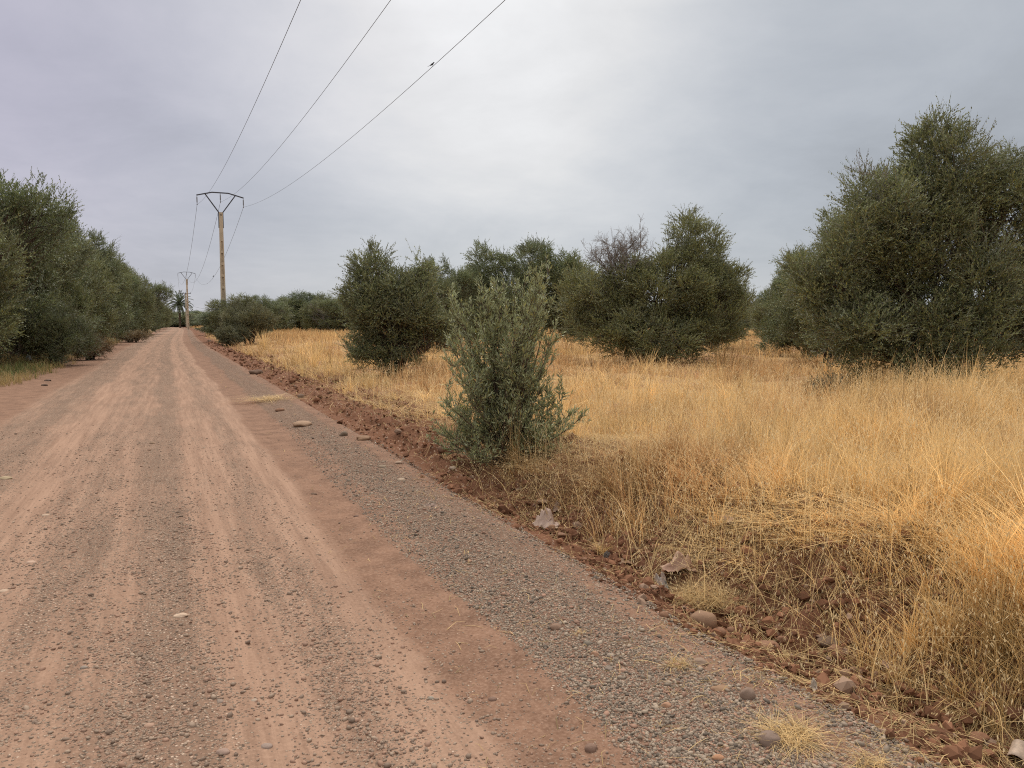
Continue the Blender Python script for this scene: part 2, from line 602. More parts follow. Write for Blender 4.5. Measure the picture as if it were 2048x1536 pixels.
def olive_data(lobes, nleaf, L, W, seed, tone=(0.094, 0.115, 0.054), clump=.36, spike=.35, trunks=3, twig_r=.004, stems=True):
    rng = RS(seed)
    nleaf = int(nleaf * 2.2)
    lobes = np.array(lobes, float)
    main = lobes
    subs = []
    for lb in main:                                       # billows on every lobe
        for q in range(10):
            dv = norm(rng.normal(size=3) * np.array([1, 1, .8]) + np.array([0, 0, .25]))
            f = rng.uniform(.55, .86); rs = rng.uniform(.30, .50)
            subs.append(np.concatenate([lb[:3] + dv * lb[3:6] * f, lb[3:6] * rs * np.array([1, 1, rng.uniform(.9, 1.35)])]))
    core = main.copy(); core[:, 3:6] *= .74
    lobes = np.array(list(core) + subs)
    A = lobes[:, 3] * lobes[:, 5] + lobes[:, 4] * lobes[:, 5]
    A[:len(main)] *= .75
    per_cl, per_tw = 11, 12
    nclu = int(nleaf / (per_cl * per_tw))
    # outer clusters on the lobes' skin, inner ones to keep the crown closed
    li = rng.choice(len(lobes), nclu * 3, p=A / A.sum())
    d = norm(rng.normal(size=(len(li), 3)))
    lump = .82 + .42 * vnoise(d[:, 0] * 2.2 + li * 7.3, d[:, 1] * 2.2 + d[:, 2] * 3.1, seed)
    rr = np.where(rng.rand(len(li)) < .74, 1 - np.abs(rng.normal(size=len(li))) * .12, rng.uniform(.3, .85, len(li))) * lump
    c = lobes[li, :3] + d * lobes[li, 3:6] * rr[:, None]
    # drop points that lie deep inside another lobe, and below ground
    deep = np.zeros(len(li), bool)
    for k in range(len(lobes)):
        q = (c - lobes[k, :3]) / lobes[k, 3:6]
        deep |= (np.linalg.norm(q, axis=1) < .62) & (li != k) & (rng.rand(len(li)) < .75)
    keep = (~deep) & (c[:, 2] > .12)
    c, d, li = c[keep][:nclu], d[keep][:nclu], li[keep][:nclu]
    nclu = len(c)
    ctone = rng.uniform(.65, 1.4, nclu) * (1 + .25 * (vnoise(c[:, 0] * .8 + 5, c[:, 2] * .8 + c[:, 1] * .5, seed + 3) - .5))
    # twigs of each cluster fan out from a point behind it
    ti = np.repeat(np.arange(nclu), per_cl)
    nt = len(ti)
    out = norm(d[ti] * np.array([1, 1, .6]) + np.array([0, 0, .62]) + rng.normal(size=(nt, 3)) * .50)
    tl = clump * rng.uniform(.55, 1.25, nt)
    high = (c[ti, 2] > lobes[li[ti], 2] + lobes[li[ti], 5] * .45)
    tl = tl * np.where(high & (rng.rand(nt) < spike), rng.uniform(1.2, 1.75, nt), 1.)
    root = c[ti] - d[ti] * clump * .35 + rng.normal(size=(nt, 3)) * clump * .28
    # leaves along the twigs
    tj = np.repeat(np.arange(nt), per_tw)
    nl = len(tj)
    f = (np.tile(np.arange(per_tw), nt) + rng.rand(nl)) / per_tw
    P = root[tj] + out[tj] * (tl[tj] * f)[:, None]
    P[:, 2] -= (f * f) * tl[tj] * .12
    side = norm(np.cross(out[tj], rng.normal(size=(nl, 3))))
    D = out[tj] * .8 + side * rng.uniform(.25, .75, nl)[:, None] + np.array([0, 0, .22])
    LL = L * rng.uniform(.65, 1.2, nl) * (1 - .35 * f)
    cols = leaf_cols(nl, rng, tone) * ctone[ti[tj]][:, None]
    V, Fc, C = leaves(P, D, LL, W * rng.uniform(.75, 1.2, nl), cols, rng)
    V[:, 2] = np.maximum(V[:, 2], .02)
    # wood
    paths = []
    zmin = lobes[:, 2].min()
    nodes = []
    for k in range(len(main)):
        b0 = rng.normal(size=2) * .14
        start = np.array([b0[0], b0[1], -.1])
        end = main[k, :3] + np.array([0, 0, main[k, 5] * .3])
        p = curve_path(start, end, rng, 8, .035, .05)
        r0 = .05 + .035 * rng.rand() + .012 * np.linalg.norm(end)
        paths.append((p, np.linspace(r0, r0 * .25, 8)))
        nodes.append(p)
    if stems:
        pick = rng.choice(nclu, min(nclu, 420), replace=False)
        for k in pick:
            p = nodes[li[k] if li[k] < len(main) else (li[k] - len(main)) // 10]
            q = p[rng.randint(3, 8)]
            pp = curve_path(q, c[k], rng, 5, .05, .02)
            paths.append((pp, np.linspace(.020, .005, 5)))
    Vw, Fw = tubes(paths, 5)
    # thin twig ribbons belong to the crown
    tc_ = np.tile(np.array([[.13, .10, .07]]), (nt, 1))
    e = root + out * tl[:, None]
    w = norm(np.cross(out, rng.normal(size=(nt, 3)))) * twig_r
    Vt = np.stack([root - w, root + w, e + w * .4, e - w * .4], 1).reshape(-1, 3)
    Ft = np.arange(nt * 4).reshape(nt, 4)
    V, Fc, C = join([(V, Fc, C), (Vt, Ft, np.repeat(tc_, 4, 0))])
    return (V, Fc, C), (Vw, Fw)

def bare_branches(rng, base, top_dirs, L, r0=.025, levels=4):
    paths = []
    def grow(p, d, l, r, lv):
        n = 5
        pts = [np.array(p)]
        dd = np.array(d)
        for i in range(n):
            dd = norm(dd + rng.normal(size=3) * .13 + np.array([0, 0, .03]))
            pts.append(pts[-1] + dd * l / n)
        paths.append((np.array(pts), np.linspace(r, max(r * .45, .004), n + 1)))
        if lv <= 0: return
        for k in range(rng.randint(3, 6)):
            i = rng.randint(1, n + 1)
            nd = norm(dd + rng.normal(size=3) * .55)
            grow(pts[i], nd, l * rng.uniform(.45, .75), r * .55, lv - 1)
    for d in top_dirs:
        grow(base + rng.normal(size=3) * .15, norm(np.array(d, float)), L * rng.uniform(.7, 1.1), r0, levels)
    return tubes(paths, 3)

def build_tree(name, label, loc, data, group=None, rz=0., scale=(1, 1, 1), cat='olive tree'):
    (V, Fc, C), (Vw, Fw) = data
    t = thing(name, label, cat, loc, rz, group)
    link('trunk', np_mesh('trunk', Vw, Fw, MAT_BARK, smooth=True), t)
    link('crown', np_mesh('crown', V, Fc, MAT_LEAF, C), t)
    t.scale = scale
    return t

def copy_tree(src, loc, rz, scale, label, group=None):
    r = src.copy(); COL.objects.link(r)
    r.location = loc; r.rotation_euler = (0, 0, rz); r.scale = scale
    r['label'] = label
    if group: r['group'] = group
    for ch in list(src.children):
        c = ch.copy(); COL.objects.link(c); c.parent = r
    return r

HERO_RZ = -YAW                  # local x = to the right in the view, local y = away
def fit(lob, ytop, dep, loc, over=1.035):
    top = max(l[2] + l[5] for l in lob) * over
    k = top_height(ytop, dep, loc.z) / top
    return [(l[0], l[1], l[2] * k, l[3], l[4], l[5] * k) for l in lob]

def tree_spot(px, dep):
    p = at_dep(px, 645, dep)
    return Vector((p.x, p.y, hz(p.x, p.y) - .05))

def top_height(ytop, dep, z0):
    return CAMH + (645 - ytop) * dep / F - z0

GR_R = 'olive trees of the orchard right of the track'
# big tree on the right
loc = tree_spot(1850, 16.4)
lob = [(.42, .1, 5.35, 1.15, 1.1, 1.25), (.75, 0, 4.5, 1.4, 1.2, 1.2), (-.3, 0, 4.4, 1.2, 1.2, 1.2), (-1.55, -.2, 4.15, .9, 1.0, 1.1), (-2.25, 0, 2.5, 1.0, 1.1, 1.3), (0, 0, 3.3, 1.7, 1.7, 1.7),
       (2.0, .2, 4.45, 1.1, 1.1, 1.25), (3.1, .2, 3.3, 1.3, 1.3, 1.7), (-.7, -.2, 1.55, 1.8, 1.6, 1.15), (1.4, -.2, 1.6, 1.7, 1.6, 1.2), (2.8, .2, 1.8, 1.3, 1.4, 1.2), (-1.9, .1, 1.3, 1.0, 1.2, 1.0), (-1.0, 0, 3.2, 1.2, 1.2, 1.3), (.3, -.6, .8, 1.7, 1.0, .7)]
big = build_tree('olive_tree', 'tallest and nearest olive tree, its crown cut by the right edge', loc,
                 olive_data(fit([(l[0] * .84, l[1] * .9, l[2], l[3] * .9, l[4] * .9, l[5]) for l in lob], 212, 16.4, loc, 1.06), 150000, .080, .021, 127, tone=(0.182, 0.199, 0.078), clump=.34, spike=.6), GR_R, HERO_RZ)
rng = RS(5)
Vb, Fb = bare_branches(rng, np.array([-1.35, -.3, 4.0]), [(-.7, 0, .8), (-.4, -.2, 1), (-1, 0, .35)], .42, .007, 3)
link('bare_branch', np_mesh('bare_branch', Vb, Fb, MAT_DEAD), big)['label'] = 'leafless grey twigs sticking out of the left shoulder'

# middle tree with the dead top
loc = tree_spot(1310, 29)
lob = [(1.8, 0, 4.75, 1.25, 1.2, 1.55), (1.5, .2, 3.6, 1.4, 1.3, 1.3), (-1.2, 0, 3.45, 1.25, 1.3, 1.0), (.2, 0, 3.0, 2.0, 1.8, 1.5), (-2.7, .1, 2.6, 1.1, 1.2, 1.35),
       (2.7, .2, 2.7, 1.15, 1.3, 1.5), (0, -.2, 1.4, 2.5, 1.9, 1.15), (0, -.5, .75, 2.0, 1.5, .75), (-1.9, -.2, 1.6, 1.5, 1.5, 1.2), (2.0, -.1, 1.5, 1.4, 1.4, 1.1)]
mid = build_tree('olive_tree', 'broad olive tree with a leafless grey top on its left half', loc,
                 olive_data(fit([(l[0] * .9, l[1], l[2], l[3] * .95, l[4], l[5]) for l in lob], 422, 29, loc), 112000, .088, .024, 102, tone=(0.201, 0.210, 0.078), clump=.36), GR_R, HERO_RZ)
Vb, Fb = bare_branches(RS(8), np.array([-1.3, 0, 3.3]), [(-.9, 0, .9), (-.35, 0, 1), (.1, .2, 1), (.5, 0, 1), (-.7, .3, 1), (.9, 0, .8), (-1.1, 0, .55), (-.1, -.3, 1), (.3, 0, 1), (-.6, -.2, 1), (-.8, .1, .7), (.6, .2, 1)], 1.12, .03, 4)
link('bare_branch', np_mesh('bare_branch', Vb, Fb, MAT_DEAD), mid)['label'] = 'leafless grey branches of the dead top'

# tree left of the shrub
loc = tree_spot(785, 22.5)
lob = [(-.5, 0, 3.25, .72, .8, 1.0), (.75, .1, 2.75, .8, .8, .95), (.1, 0, 2.1, 1.3, 1.2, 1.25), (-.85, 0, 2.2, .7, .8, 1.0), (.1, -.1, .95, 1.05, .9, .85), (.25, 0, 2.7, .7, .8, .7), (1.1, 0, 1.7, .7, .8, .9), (-.9, -.3, .8, .5, .5, .6)]
small = build_tree('olive_tree', 'small upright olive tree between the track and the foreground shrub', loc,
                   olive_data(fit([(l[0] * .93, l[1], l[2], l[3] * .95, l[4], l[5]) for l in lob], 488, 22.5, loc), 62000, .078, .021, 103, tone=(0.198, 0.217, 0.090), clump=.30, spike=.6), GR_R, HERO_RZ)

# dense tree behind the shrub
loc = tree_spot(1055, 42)
lob = [(-2.2, 0, 4.5, 1.3, 1.3, 1.5), (.2, 0, 4.7, 1.5, 1.5, 1.7), (2.1, 0, 4.2, 1.35, 1.3, 1.6), (0, 0, 2.6, 3.0, 2.3, 2.0), (-2.2, 0, 2.6, 1.5, 1.5, 1.8), (2.4, 0, 2.2, 1.3, 1.5, 1.8)]
build_tree('olive_tree', 'dense round topped olive tree directly behind the foreground shrub', loc,
           olive_data(fit(lob, 476, 42, loc), 80000, .11, .032, 104, tone=(0.182, 0.212, 0.095), clump=.42), GR_R, HERO_RZ)

# generic orchard trees, about 6.5 m tall and 6 m wide
def random_lobes(seed):
    r = RS(seed)
    out = [(0, 0, 3.0, 2.1, 2.1, 2.0), (0, 0, 1.5, 2.2, 2.2, 1.3)]
    n = 7
    for k in range(n):
        a = k / n * 2 * math.pi + r.uniform(-.3, .3)
        q = r.uniform(1.1, 1.9)
        out.append((math.cos(a) * q, math.sin(a) * q, r.uniform(2.6, 4.6), r.uniform(.9, 1.4), r.uniform(.9, 1.4), r.uniform(1.1, 1.6)))
    for k in range(2):
        out.append((r.uniform(-1, 1), r.uniform(-1, 1), 4.9, 1.1, 1.1, 1.45))
    for k in range(5):
        a = r.uniform(0, 2 * math.pi)
        out.append((math.cos(a) * 1.9, math.sin(a) * 1.9, r.uniform(1.0, 1.8), 1.0, 1.0, 1.0))
    return out

GEN = []          # filled when first used: variant -> source tree
GEN_DATA = {}
TONES = [(0.166, 0.194, 0.081), (0.187, 0.205, 0.083), (0.150, 0.185, 0.082), (0.183, 0.195, 0.074)]
def orchard(px, ytop, dep, wid, label, group, seed, tall=6.3):
    v = seed % 4
    loc = tree_spot(px, dep)
    s = top_height(ytop, dep, loc.z) / tall
    w = wid / 5.6
    rz = (seed * 2.399) % (2 * math.pi)
    if v not in GEN_DATA:
        t = build_tree('olive_tree', label, loc, olive_data(random_lobes(200 + v), 62000, .105, .032, 210 + v, tone=TONES[v], clump=.42), group, rz, (w, w, s))
        GEN_DATA[v] = t
        return t
    return copy_tree(GEN_DATA[v], loc, rz, (w, w, s), label, group)

# left row along the track: pixel column, top row, depth, width
LEFT = [(-150, 300, 22.5, 5.0, 'olive tree of the left row cut off by the left edge'),
        (-40, 335, 27, 5.2, 'olive tree with a tall spire at the left edge of the photo'),
        (40, 402, 32, 5.0, 'olive tree of the left row above the green grass patch'),
        (88, 432, 38, 5.0, 'olive tree of the left row behind the pale green broom shrub'),
        (130, 486, 45, 5.2, 'lower olive tree of the left row just right of the pale green broom shrub'),
        (168, 478, 54, 5.4, 'twin crowned olive tree standing above its neighbours in the left row'),
        (198, 505, 64, 5.4, 'olive tree of the left row with grassy verge starting at its foot'),
        (226, 538, 75, 5.2, 'third olive tree from the far end of the left row'),
        (262, 545, 88, 5.6, 'second olive tree from the far end of the left row, blocky dark top'),
        (288, 562, 104, 6.0, 'last large olive tree of the left row where the track narrows'),
        ]
for i, (px, yt, dep, w, lb) in enumerate(LEFT):
    orchard(px, yt - 6, dep, w * 1.08, lb, 'olive trees in the row left of the track', 11 + i)
for i, (px, yt, dep, w) in enumerate([(306, 592, 140, 6), (315, 606, 180, 6.5), (322, 618, 225, 7)]):
    orchard(px, yt, dep, w, 'small far olive tree ending the left row before the palm', 'olive trees ending the left row', 31 + i)
for i, (px, yt, dep, w) in enumerate([(-110, 400, 33, 6), (10, 452, 43, 6), (95, 500, 56, 6.5), (160, 530, 75, 6.5), (215, 560, 100, 7)]):
    orchard(px, yt, dep, w, 'olive tree mostly hidden behind the left row', 'olive trees behind the left row', 41 + i)

RIGHT = [(1680, 425, 26, 3.9, 'olive tree peeping out just left of the tallest tree'),
         (1622, 505, 35, 4.5, 'third olive tree of the row right of the grassy aisle'),
         (1572, 558, 47, 4.4, 'fourth olive tree of the row right of the grassy aisle'),
         (1545, 583, 64, 4.0, 'small distant olive tree on the right side of the grassy aisle'),
         (1524, 598, 90, 3.6, 'small distant olive tree closing off the far end of the grassy aisle'),
         (1495, 606, 130, 8, 'farthest olive tree seen down the middle of the grassy aisle'),
         (1428, 522, 42, 4.2, 'olive tree left of the grassy aisle, right behind the broad half dead tree'),
         (1436, 572, 60, 4.6, 'smaller olive tree left of the grassy aisle, second behind the broad half dead tree'),
         (1210, 560, 58, 6, 'olive tree filling the gap left of the broad half dead tree'),
         (885, 522, 40, 3.6, 'pale olive tree between the small upright tree and the foreground shrub'),
         (940, 535, 50, 5, 'olive tree behind the left top of the foreground shrub'),
         (1140, 580, 70, 6, 'far olive tree between the dense round topped tree and the broad half dead tree'),
         (820, 585, 75, 6, 'far olive tree behind the small upright tree'),
         (690, 592, 88, 6, 'far olive tree touching the left side of the small upright tree'),
         (650, 588, 92, 5.5, 'far orchard tree under the bare grey twigs'),
         (610, 586, 98, 6.5, 'tallest tree of the far orchard edge, dark rounded top'),
         (568, 596, 96, 6.5, 'far orchard tree right of the leafy bush beside the track'),
         (530, 594, 84, 6, 'far orchard tree behind the leafy bush beside the track'),
         (478, 590, 62, 5, 'olive tree hiding the foot of the nearest power pole'),
         (436, 622, 90, 5, 'low olive tree left of the nearest power pole'),
         ]
for i, (px, yt, dep, w, lb) in enumerate(RIGHT):
    orchard(px, yt, dep, w, lb, GR_R, 61 + i * 3)
tw = thing('dead_tree', 'thin leafless grey tree standing up above the far orchard edge', 'dead tree', tree_spot(668, 89))
Vb, Fb = bare_branches(RS(12), np.array([0, 0, 0.]), [(0, 0, 1), (.2, .1, 1), (-.2, 0, 1), (.5, 0, 1), (-.45, 0, 1)], 3.0, .06, 4)
Vb[:, 2] -= .1
link('branches', np_mesh('branches', Vb, Fb, MAT_DEAD), tw)

# treeline closing the view behind the palm
for i in range(16):
    px = 318 + i * 10.5
    orchard(px, 622 + (i * 37 % 7), 290 - i * 6 + (i * 53 % 17), 11 + (i % 3), 'distant dark tree in the treeline closing the view behind the power poles',
            'distant treeline', 131 + i)
# orchard beyond: rows further into the field
k = 0
for dep in (118, 160):
    for px in range(560, 2100, 95 if dep == 118 else 75):
        k += 1
        orchard(px + (k * 31 % 23), 606 + (k * 17 % 9) + (6 if dep > 130 else 0), dep + (k * 13 % 11), 9, 'far olive tree hidden deep in the orchard', 'olive trees deep in the orchard', 171 + k)

# ------------------------------------------------------------------ shrubs built shoot by shoot
def shrub_data(targets, seed, leaf_len=.052, leaf_w=.012, gap=.016, tone=(0.304, 0.320, 0.150), shoot=.42, nshoot=15, base_r=.13):
    rng = RS(seed)
    wood = []; P = []; D = []
    def leafy(pts, dens):
        seg = np.diff(pts, axis=0)
        L = np.linalg.norm(seg, axis=1).sum()
        n = max(2, int(L / gap * dens))
        f = np.sort(rng.uniform(.12, 1, n)) * (len(pts) - 1)
        i = np.minimum(f.astype(int), len(pts) - 2)
        q = pts[i] + seg[i] * (f - i)[:, None]
        d = norm(seg[i])
        s = norm(np.cross(d, rng.normal(size=(n, 3))))
        P.append(q); D.append(d * rng.uniform(.5, 1., n)[:, None] + s * rng.uniform(.4, .8, n)[:, None] + np.array([0, 0, .15]))
    def shootf(p, d, l, r, lv):
        n = 5
        pts = [p]; dd = d
        for i in range(n):
            dd = norm(dd + rng.normal(size=3) * .10 + np.array([0, 0, .12]))
            pts.append(pts[-1] + dd * l / n)
        pts = np.array(pts)
        wood.append((pts, np.linspace(r, .0012, n + 1)))
        leafy(pts, 1.)
        if lv > 0:
            for k in range(rng.randint(3, 6)):
                i = rng.randint(0, n)
                nd = norm(dd * .9 + rng.normal(size=3) * .5)
                shootf(pts[i], nd, l * rng.uniform(.4, .65), r * .6, lv - 1)
    for tx, ty, tz in targets:
        s = np.array([rng.normal() * base_r * .5, rng.normal() * base_r * .5, -.03])
        e = np.array([tx, ty, tz])
        m = s * .45 + e * .55 + np.array([0, 0, -.05 * tz])
        m[:2] *= .8
        f = np.linspace(0, 1, 9)[:, None]
        pts = (1 - f) ** 2 * s + 2 * f * (1 - f) * m + f * f * e
        pts[1:] += rng.normal(size=(8, 3)) * .012
        wood.append((pts, np.linspace(.014, .002, 9)))
        leafy(pts[4:], 1.3)
        ax = norm(e - s)
        for k in range(nshoot):
            i = rng.uniform(1.6, 8)
            a = int(min(i, 7)); p = pts[a] + (pts[a + 1] - pts[a]) * (i - a)
            outw = norm(rng.normal(size=3) * np.array([1, 1, .4]) + np.array([tx, ty, 0]) * .3)
            l = shoot * rng.uniform(.5, 1.1) * (1.15 - .62 * i / 8)
            shootf(p, norm(ax * .55 + outw * .75 + np.array([0, 0, .3])), l, .004, 1)
    P = np.concatenate(P); D = np.concatenate(D)
    n = len(P)
    cols = leaf_cols(n, rng, tone)
    V, Fc, C = leaves(P, D, leaf_len * rng.uniform(.6, 1.2, n), leaf_w * rng.uniform(.7, 1.2, n), cols, rng)
    V[:, 2] = np.maximum(V[:, 2], .0)
    return (V, Fc, C), tubes(wood, 4)

p0, dep0 = gp(1012, 925)
m = dep0 / F
tg = [(75, 400), (60, 350), (-50, 355), (-105, 335), (-120, 250), (-122, 130), (100, 270), (120, 140), (-12, 360), (-80, 85), (110, 70), (20, 300), (-60, 230), (30, 200), (75, 180), (-30, 150), (10, 120), (85, 385), (-95, 190), (-125, 60), (60, 50)]
rg = RS(4)
tg = tg + [(dx * rg.uniform(.7, 1.02), dz * rg.uniform(.7, .95)) for dx, dz in tg] + [(-70, 330), (-30, 372), (40, 380), (0, 335), (-90, 295), (95, 330), (70, 395), (60, 385), (-15, 345), (78, 360), (50, 370), (65, 340), (-45, 350), (-60, 345), (-100, 320), (20, 350), (-95, 270), (30, 260), (-20, 280), (90, 240), (-70, 180), (-130, 30), (130, 35), (-100, 20), (90, 15), (-125, 95), (125, 100), (-60, 20), (40, 20), (132, 90)]
tgt = [(dx * m, rg.uniform(-.6, .6), dz * m) for dx, dz in tg]
(V, Fc, C), (Vw, Fw) = shrub_data(tgt, 77, .064, .0135, .0165, nshoot=9, shoot=.42)
sh = thing('olive_shrub', 'young feathery olive shrub in the foreground at the edge of the ditch', 'shrub', p0, HERO_RZ)
link('stems', np_mesh('stems', Vw, Fw, MAT_BARK, smooth=True), sh)
link('foliage', np_mesh('foliage', V, Fc, MAT_LEAF, C), sh)

def bushy(name, label, px, dep, w, h, nleaf, L, W, tone, seed, cat='shrub', sp=.7):
    loc = tree_spot(px, dep)
    r = RS(seed)
    lb = [(0, 0, h * .45, w * .36, w * .36, h * .42)]
    for k in range(6):
        a = k * 1.05 + r.uniform(-.3, .3)
        lb.append((math.cos(a) * w * .27, math.sin(a) * w * .27, h * r.uniform(.3, .62), w * .22, w * .22, h * r.uniform(.24, .34)))
    (V, Fc, C), (Vw, Fw) = olive_data(lb, nleaf, L, W, seed, tone=tone, clump=.3, spike=sp, stems=False)
    t = thing(name, label, cat, loc, 0.)
    link('stems', np_mesh('stems', Vw * np.array([1, 1, 1]), Fw, MAT_BARK, smooth=True), t)
    link('foliage', np_mesh('foliage', V, Fc, MAT_LEAF, C), t)
    return t
bushy('leafy_shrub', 'rounded leafy bush beside the track in front of the far orchard edge', 500, 52, 3.7, 3.1, 42000, .10, .022, (.165, .160, .072), 301)
bushy('leafy_shrub', 'low dark bush left of the rounded leafy bush, under the power pole', 462, 50, 2.0, 1.4, 12000, .10, .024, (.13, .13, .06), 302)
bushy('broom_shrub', 'pale green wiry broom shrub leaning out of the left tree row', 108, 28.5, 2.8, 2.7, 36000, .10, .013, (.125, .145, .055), 303)
bushy('leafy_shrub', 'reddish brown dry bush at the foot of the left row beside the broom shrub', 178, 33, 1.6, 1.1, 9000, .09, .014, (.20, .12, .06), 304)
bushy('leafy_shrub', 'low brown scrub on the left verge further up the track', 262, 62, 3.0, 1.0, 9000, .12, .02, (.22, .15, .07), 305)
bushy('leafy_shrub', 'low olive sapling in the dry grass in front of the tallest tree', 1655, 15.5, .7, .5, 1500, .06, .012, (.11, .12, .07), 306)

# ------------------------------------------------------------------ palm
def build_palm(px, dep, ytop):
    loc = tree_spot(px, dep)
    Ht = top_height(ytop, dep, loc.z)
    t = thing('palm_tree', 'lone date palm with drooping fronds beside the far power pole', 'palm tree', loc)
    zt = Ht - 3.2
    z = np.linspace(-.2, zt, 24)
    pts = np.stack([np.zeros(24), np.zeros(24), z], -1)
    rad = .34 + .03 * np.cos(np.arange(24) * np.pi) + .12 * np.exp(-((z - zt) / .8) ** 2)
    V, Fc = tubes([(pts, rad)], 10)
    link('trunk', np_mesh('trunk', V, Fc, mat_simple('palm_trunk', (.14, .10, .07), .95, .1, .4, 6, .8, .05)), t)
    rng = RS(3)
    Mf = mat_attr('palm_leaflet', .5, .35, .1)
    for k in range(46):
        a = k * 2.399
        el = math.radians(84 - 112 * (k / 45) ** .9)
        L = rng.uniform(3.9, 4.7)
        n = 12
        d = np.array([math.cos(a) * math.cos(el), math.sin(a) * math.cos(el), math.sin(el)])
        p = np.array([0, 0, zt + .1]); pts = [p]
        for i in range(n):
            d = norm(d + np.array([0, 0, -.055 - .010 * i]))
            pts.append(pts[-1] + d * L / n)
        pts = np.array(pts)
        V1, F1 = tubes([(pts, np.linspace(.05, .012, n + 1))], 4)
        T = norm(np.gradient(pts, axis=0))
        S = norm(np.cross(T, np.array([0, 0, 1.])))
        U = np.cross(S, T)
        f = np.linspace(.1, 1, 30) * n
        i = np.minimum(f.astype(int), n - 1)
        q = pts[i] + (pts[i + 1] - pts[i]) * (f - i)[:, None]
        PP, DD = [], []
        for sgn in (-1, 1):
            PP.append(q); DD.append(S[i] * sgn * .8 + T[i] * .7 + U[i] * .25)
        PP = np.concatenate(PP); DD = np.concatenate(DD)
        m_ = len(PP)
        ll = np.tile(.55 * np.sin(np.linspace(.35, np.pi * .92, 30)) ** .6 + .05, 2)
        cc = np.array([.12, .14, .08]) * rng.uniform(.8, 1.4, (m_, 1))
        V2, F2, C2 = leaves(PP, DD, ll, np.full(m_, .19), cc, rng)
        Vj, Fj, Cj = join([(V1, F1, np.tile([[.16, .17, .09]], (len(V1), 1))), (V2, F2, C2)])
        link('frond', np_mesh('frond', Vj, Fj, Mf, Cj), t)
build_palm(360, 232, 588)

# ------------------------------------------------------------------ simple solid builder
class MB:
    def __init__(s): s.v = []; s.f = []
    def box(s, c, size, M=None):
        c = Vector(c); sx, sy, sz = (a / 2 for a in size)
        o = len(s.v)
        for dz in (-sz, sz):
            for dx, dy in ((-sx, -sy), (sx, -sy), (sx, sy), (-sx, sy)):
                p = Vector((dx, dy, dz))
                if M: p = M @ p
                s.v.append(tuple(c + p))
        s.f += [tuple(o + i for i in q) for q in ((0, 3, 2, 1), (4, 5, 6, 7), (0, 1, 5, 4), (1, 2, 6, 5), (2, 3, 7, 6), (3, 0, 4, 7))]
    def beam(s, a, b, w, d):
        a, b = Vector(a), Vector(b)
        q = (b - a).to_track_quat('Z', 'Y').to_matrix()
        s.box((a + b) / 2, (w, d, (b - a).length), q)
    def frustum(s, z0, z1, w0, d0, w1, d1, x=0., y=0., x1=None):
        x1 = x if x1 is None else x1
        o = len(s.v)
        for z, w, d, xx in ((z0, w0, d0, x), (z1, w1, d1, x1)):
            for dx, dy in ((-1, -1), (1, -1), (1, 1), (-1, 1)):
                s.v.append((xx + dx * w / 2, y + dy * d / 2, z))
        s.f += [tuple(o + i for i in q) for q in ((0, 3, 2, 1), (4, 5, 6, 7), (0, 1, 5, 4), (1, 2, 6, 5), (2, 3, 7, 6), (3, 0, 4, 7))]
    def tube(s, pts, rad, sides=8):
        V, Fc = tubes([(pts, rad)], sides)
        o = len(s.v)
        s.v += [tuple(p) for p in V]; s.f += [tuple(int(i) + o for i in q) for q in Fc]
        n = len(pts)
        s.f.append(tuple(o + i for i in range(sides)))
        s.f.append(tuple(o + (n - 1) * sides + i for i in range(sides))[::-1])
    def build(s, name, mat, parent=None, bevel=0., smooth=False):
        me = bpy.data.meshes.new(name)
        me.from_pydata(s.v, [], s.f); me.materials.append(mat); me.update()
        if smooth: me.shade_smooth()
        o = link(name, me, parent)
        if bevel:
            b = o.modifiers.new('bevel', 'BEVEL'); b.width = bevel; b.segments = 2; b.limit_method = 'ANGLE'
        return o

MAT_CONC = mat_simple('pole_concrete', (.50, .40, .285), .9, .15, .12, 2, 0)
MAT_STEEL = mat_simple('dark_galvanised_steel', (.055, .055, .065), .55, .4, .25, 8, 0)
MAT_GLASS = mat_simple('insulator_glaze', (.10, .085, .08), .3, .5, .2, 8, 0)
MAT_WIRE = mat_simple('weathered_cable', (.11, .115, .125), .6, .3, .1, 3, 0)

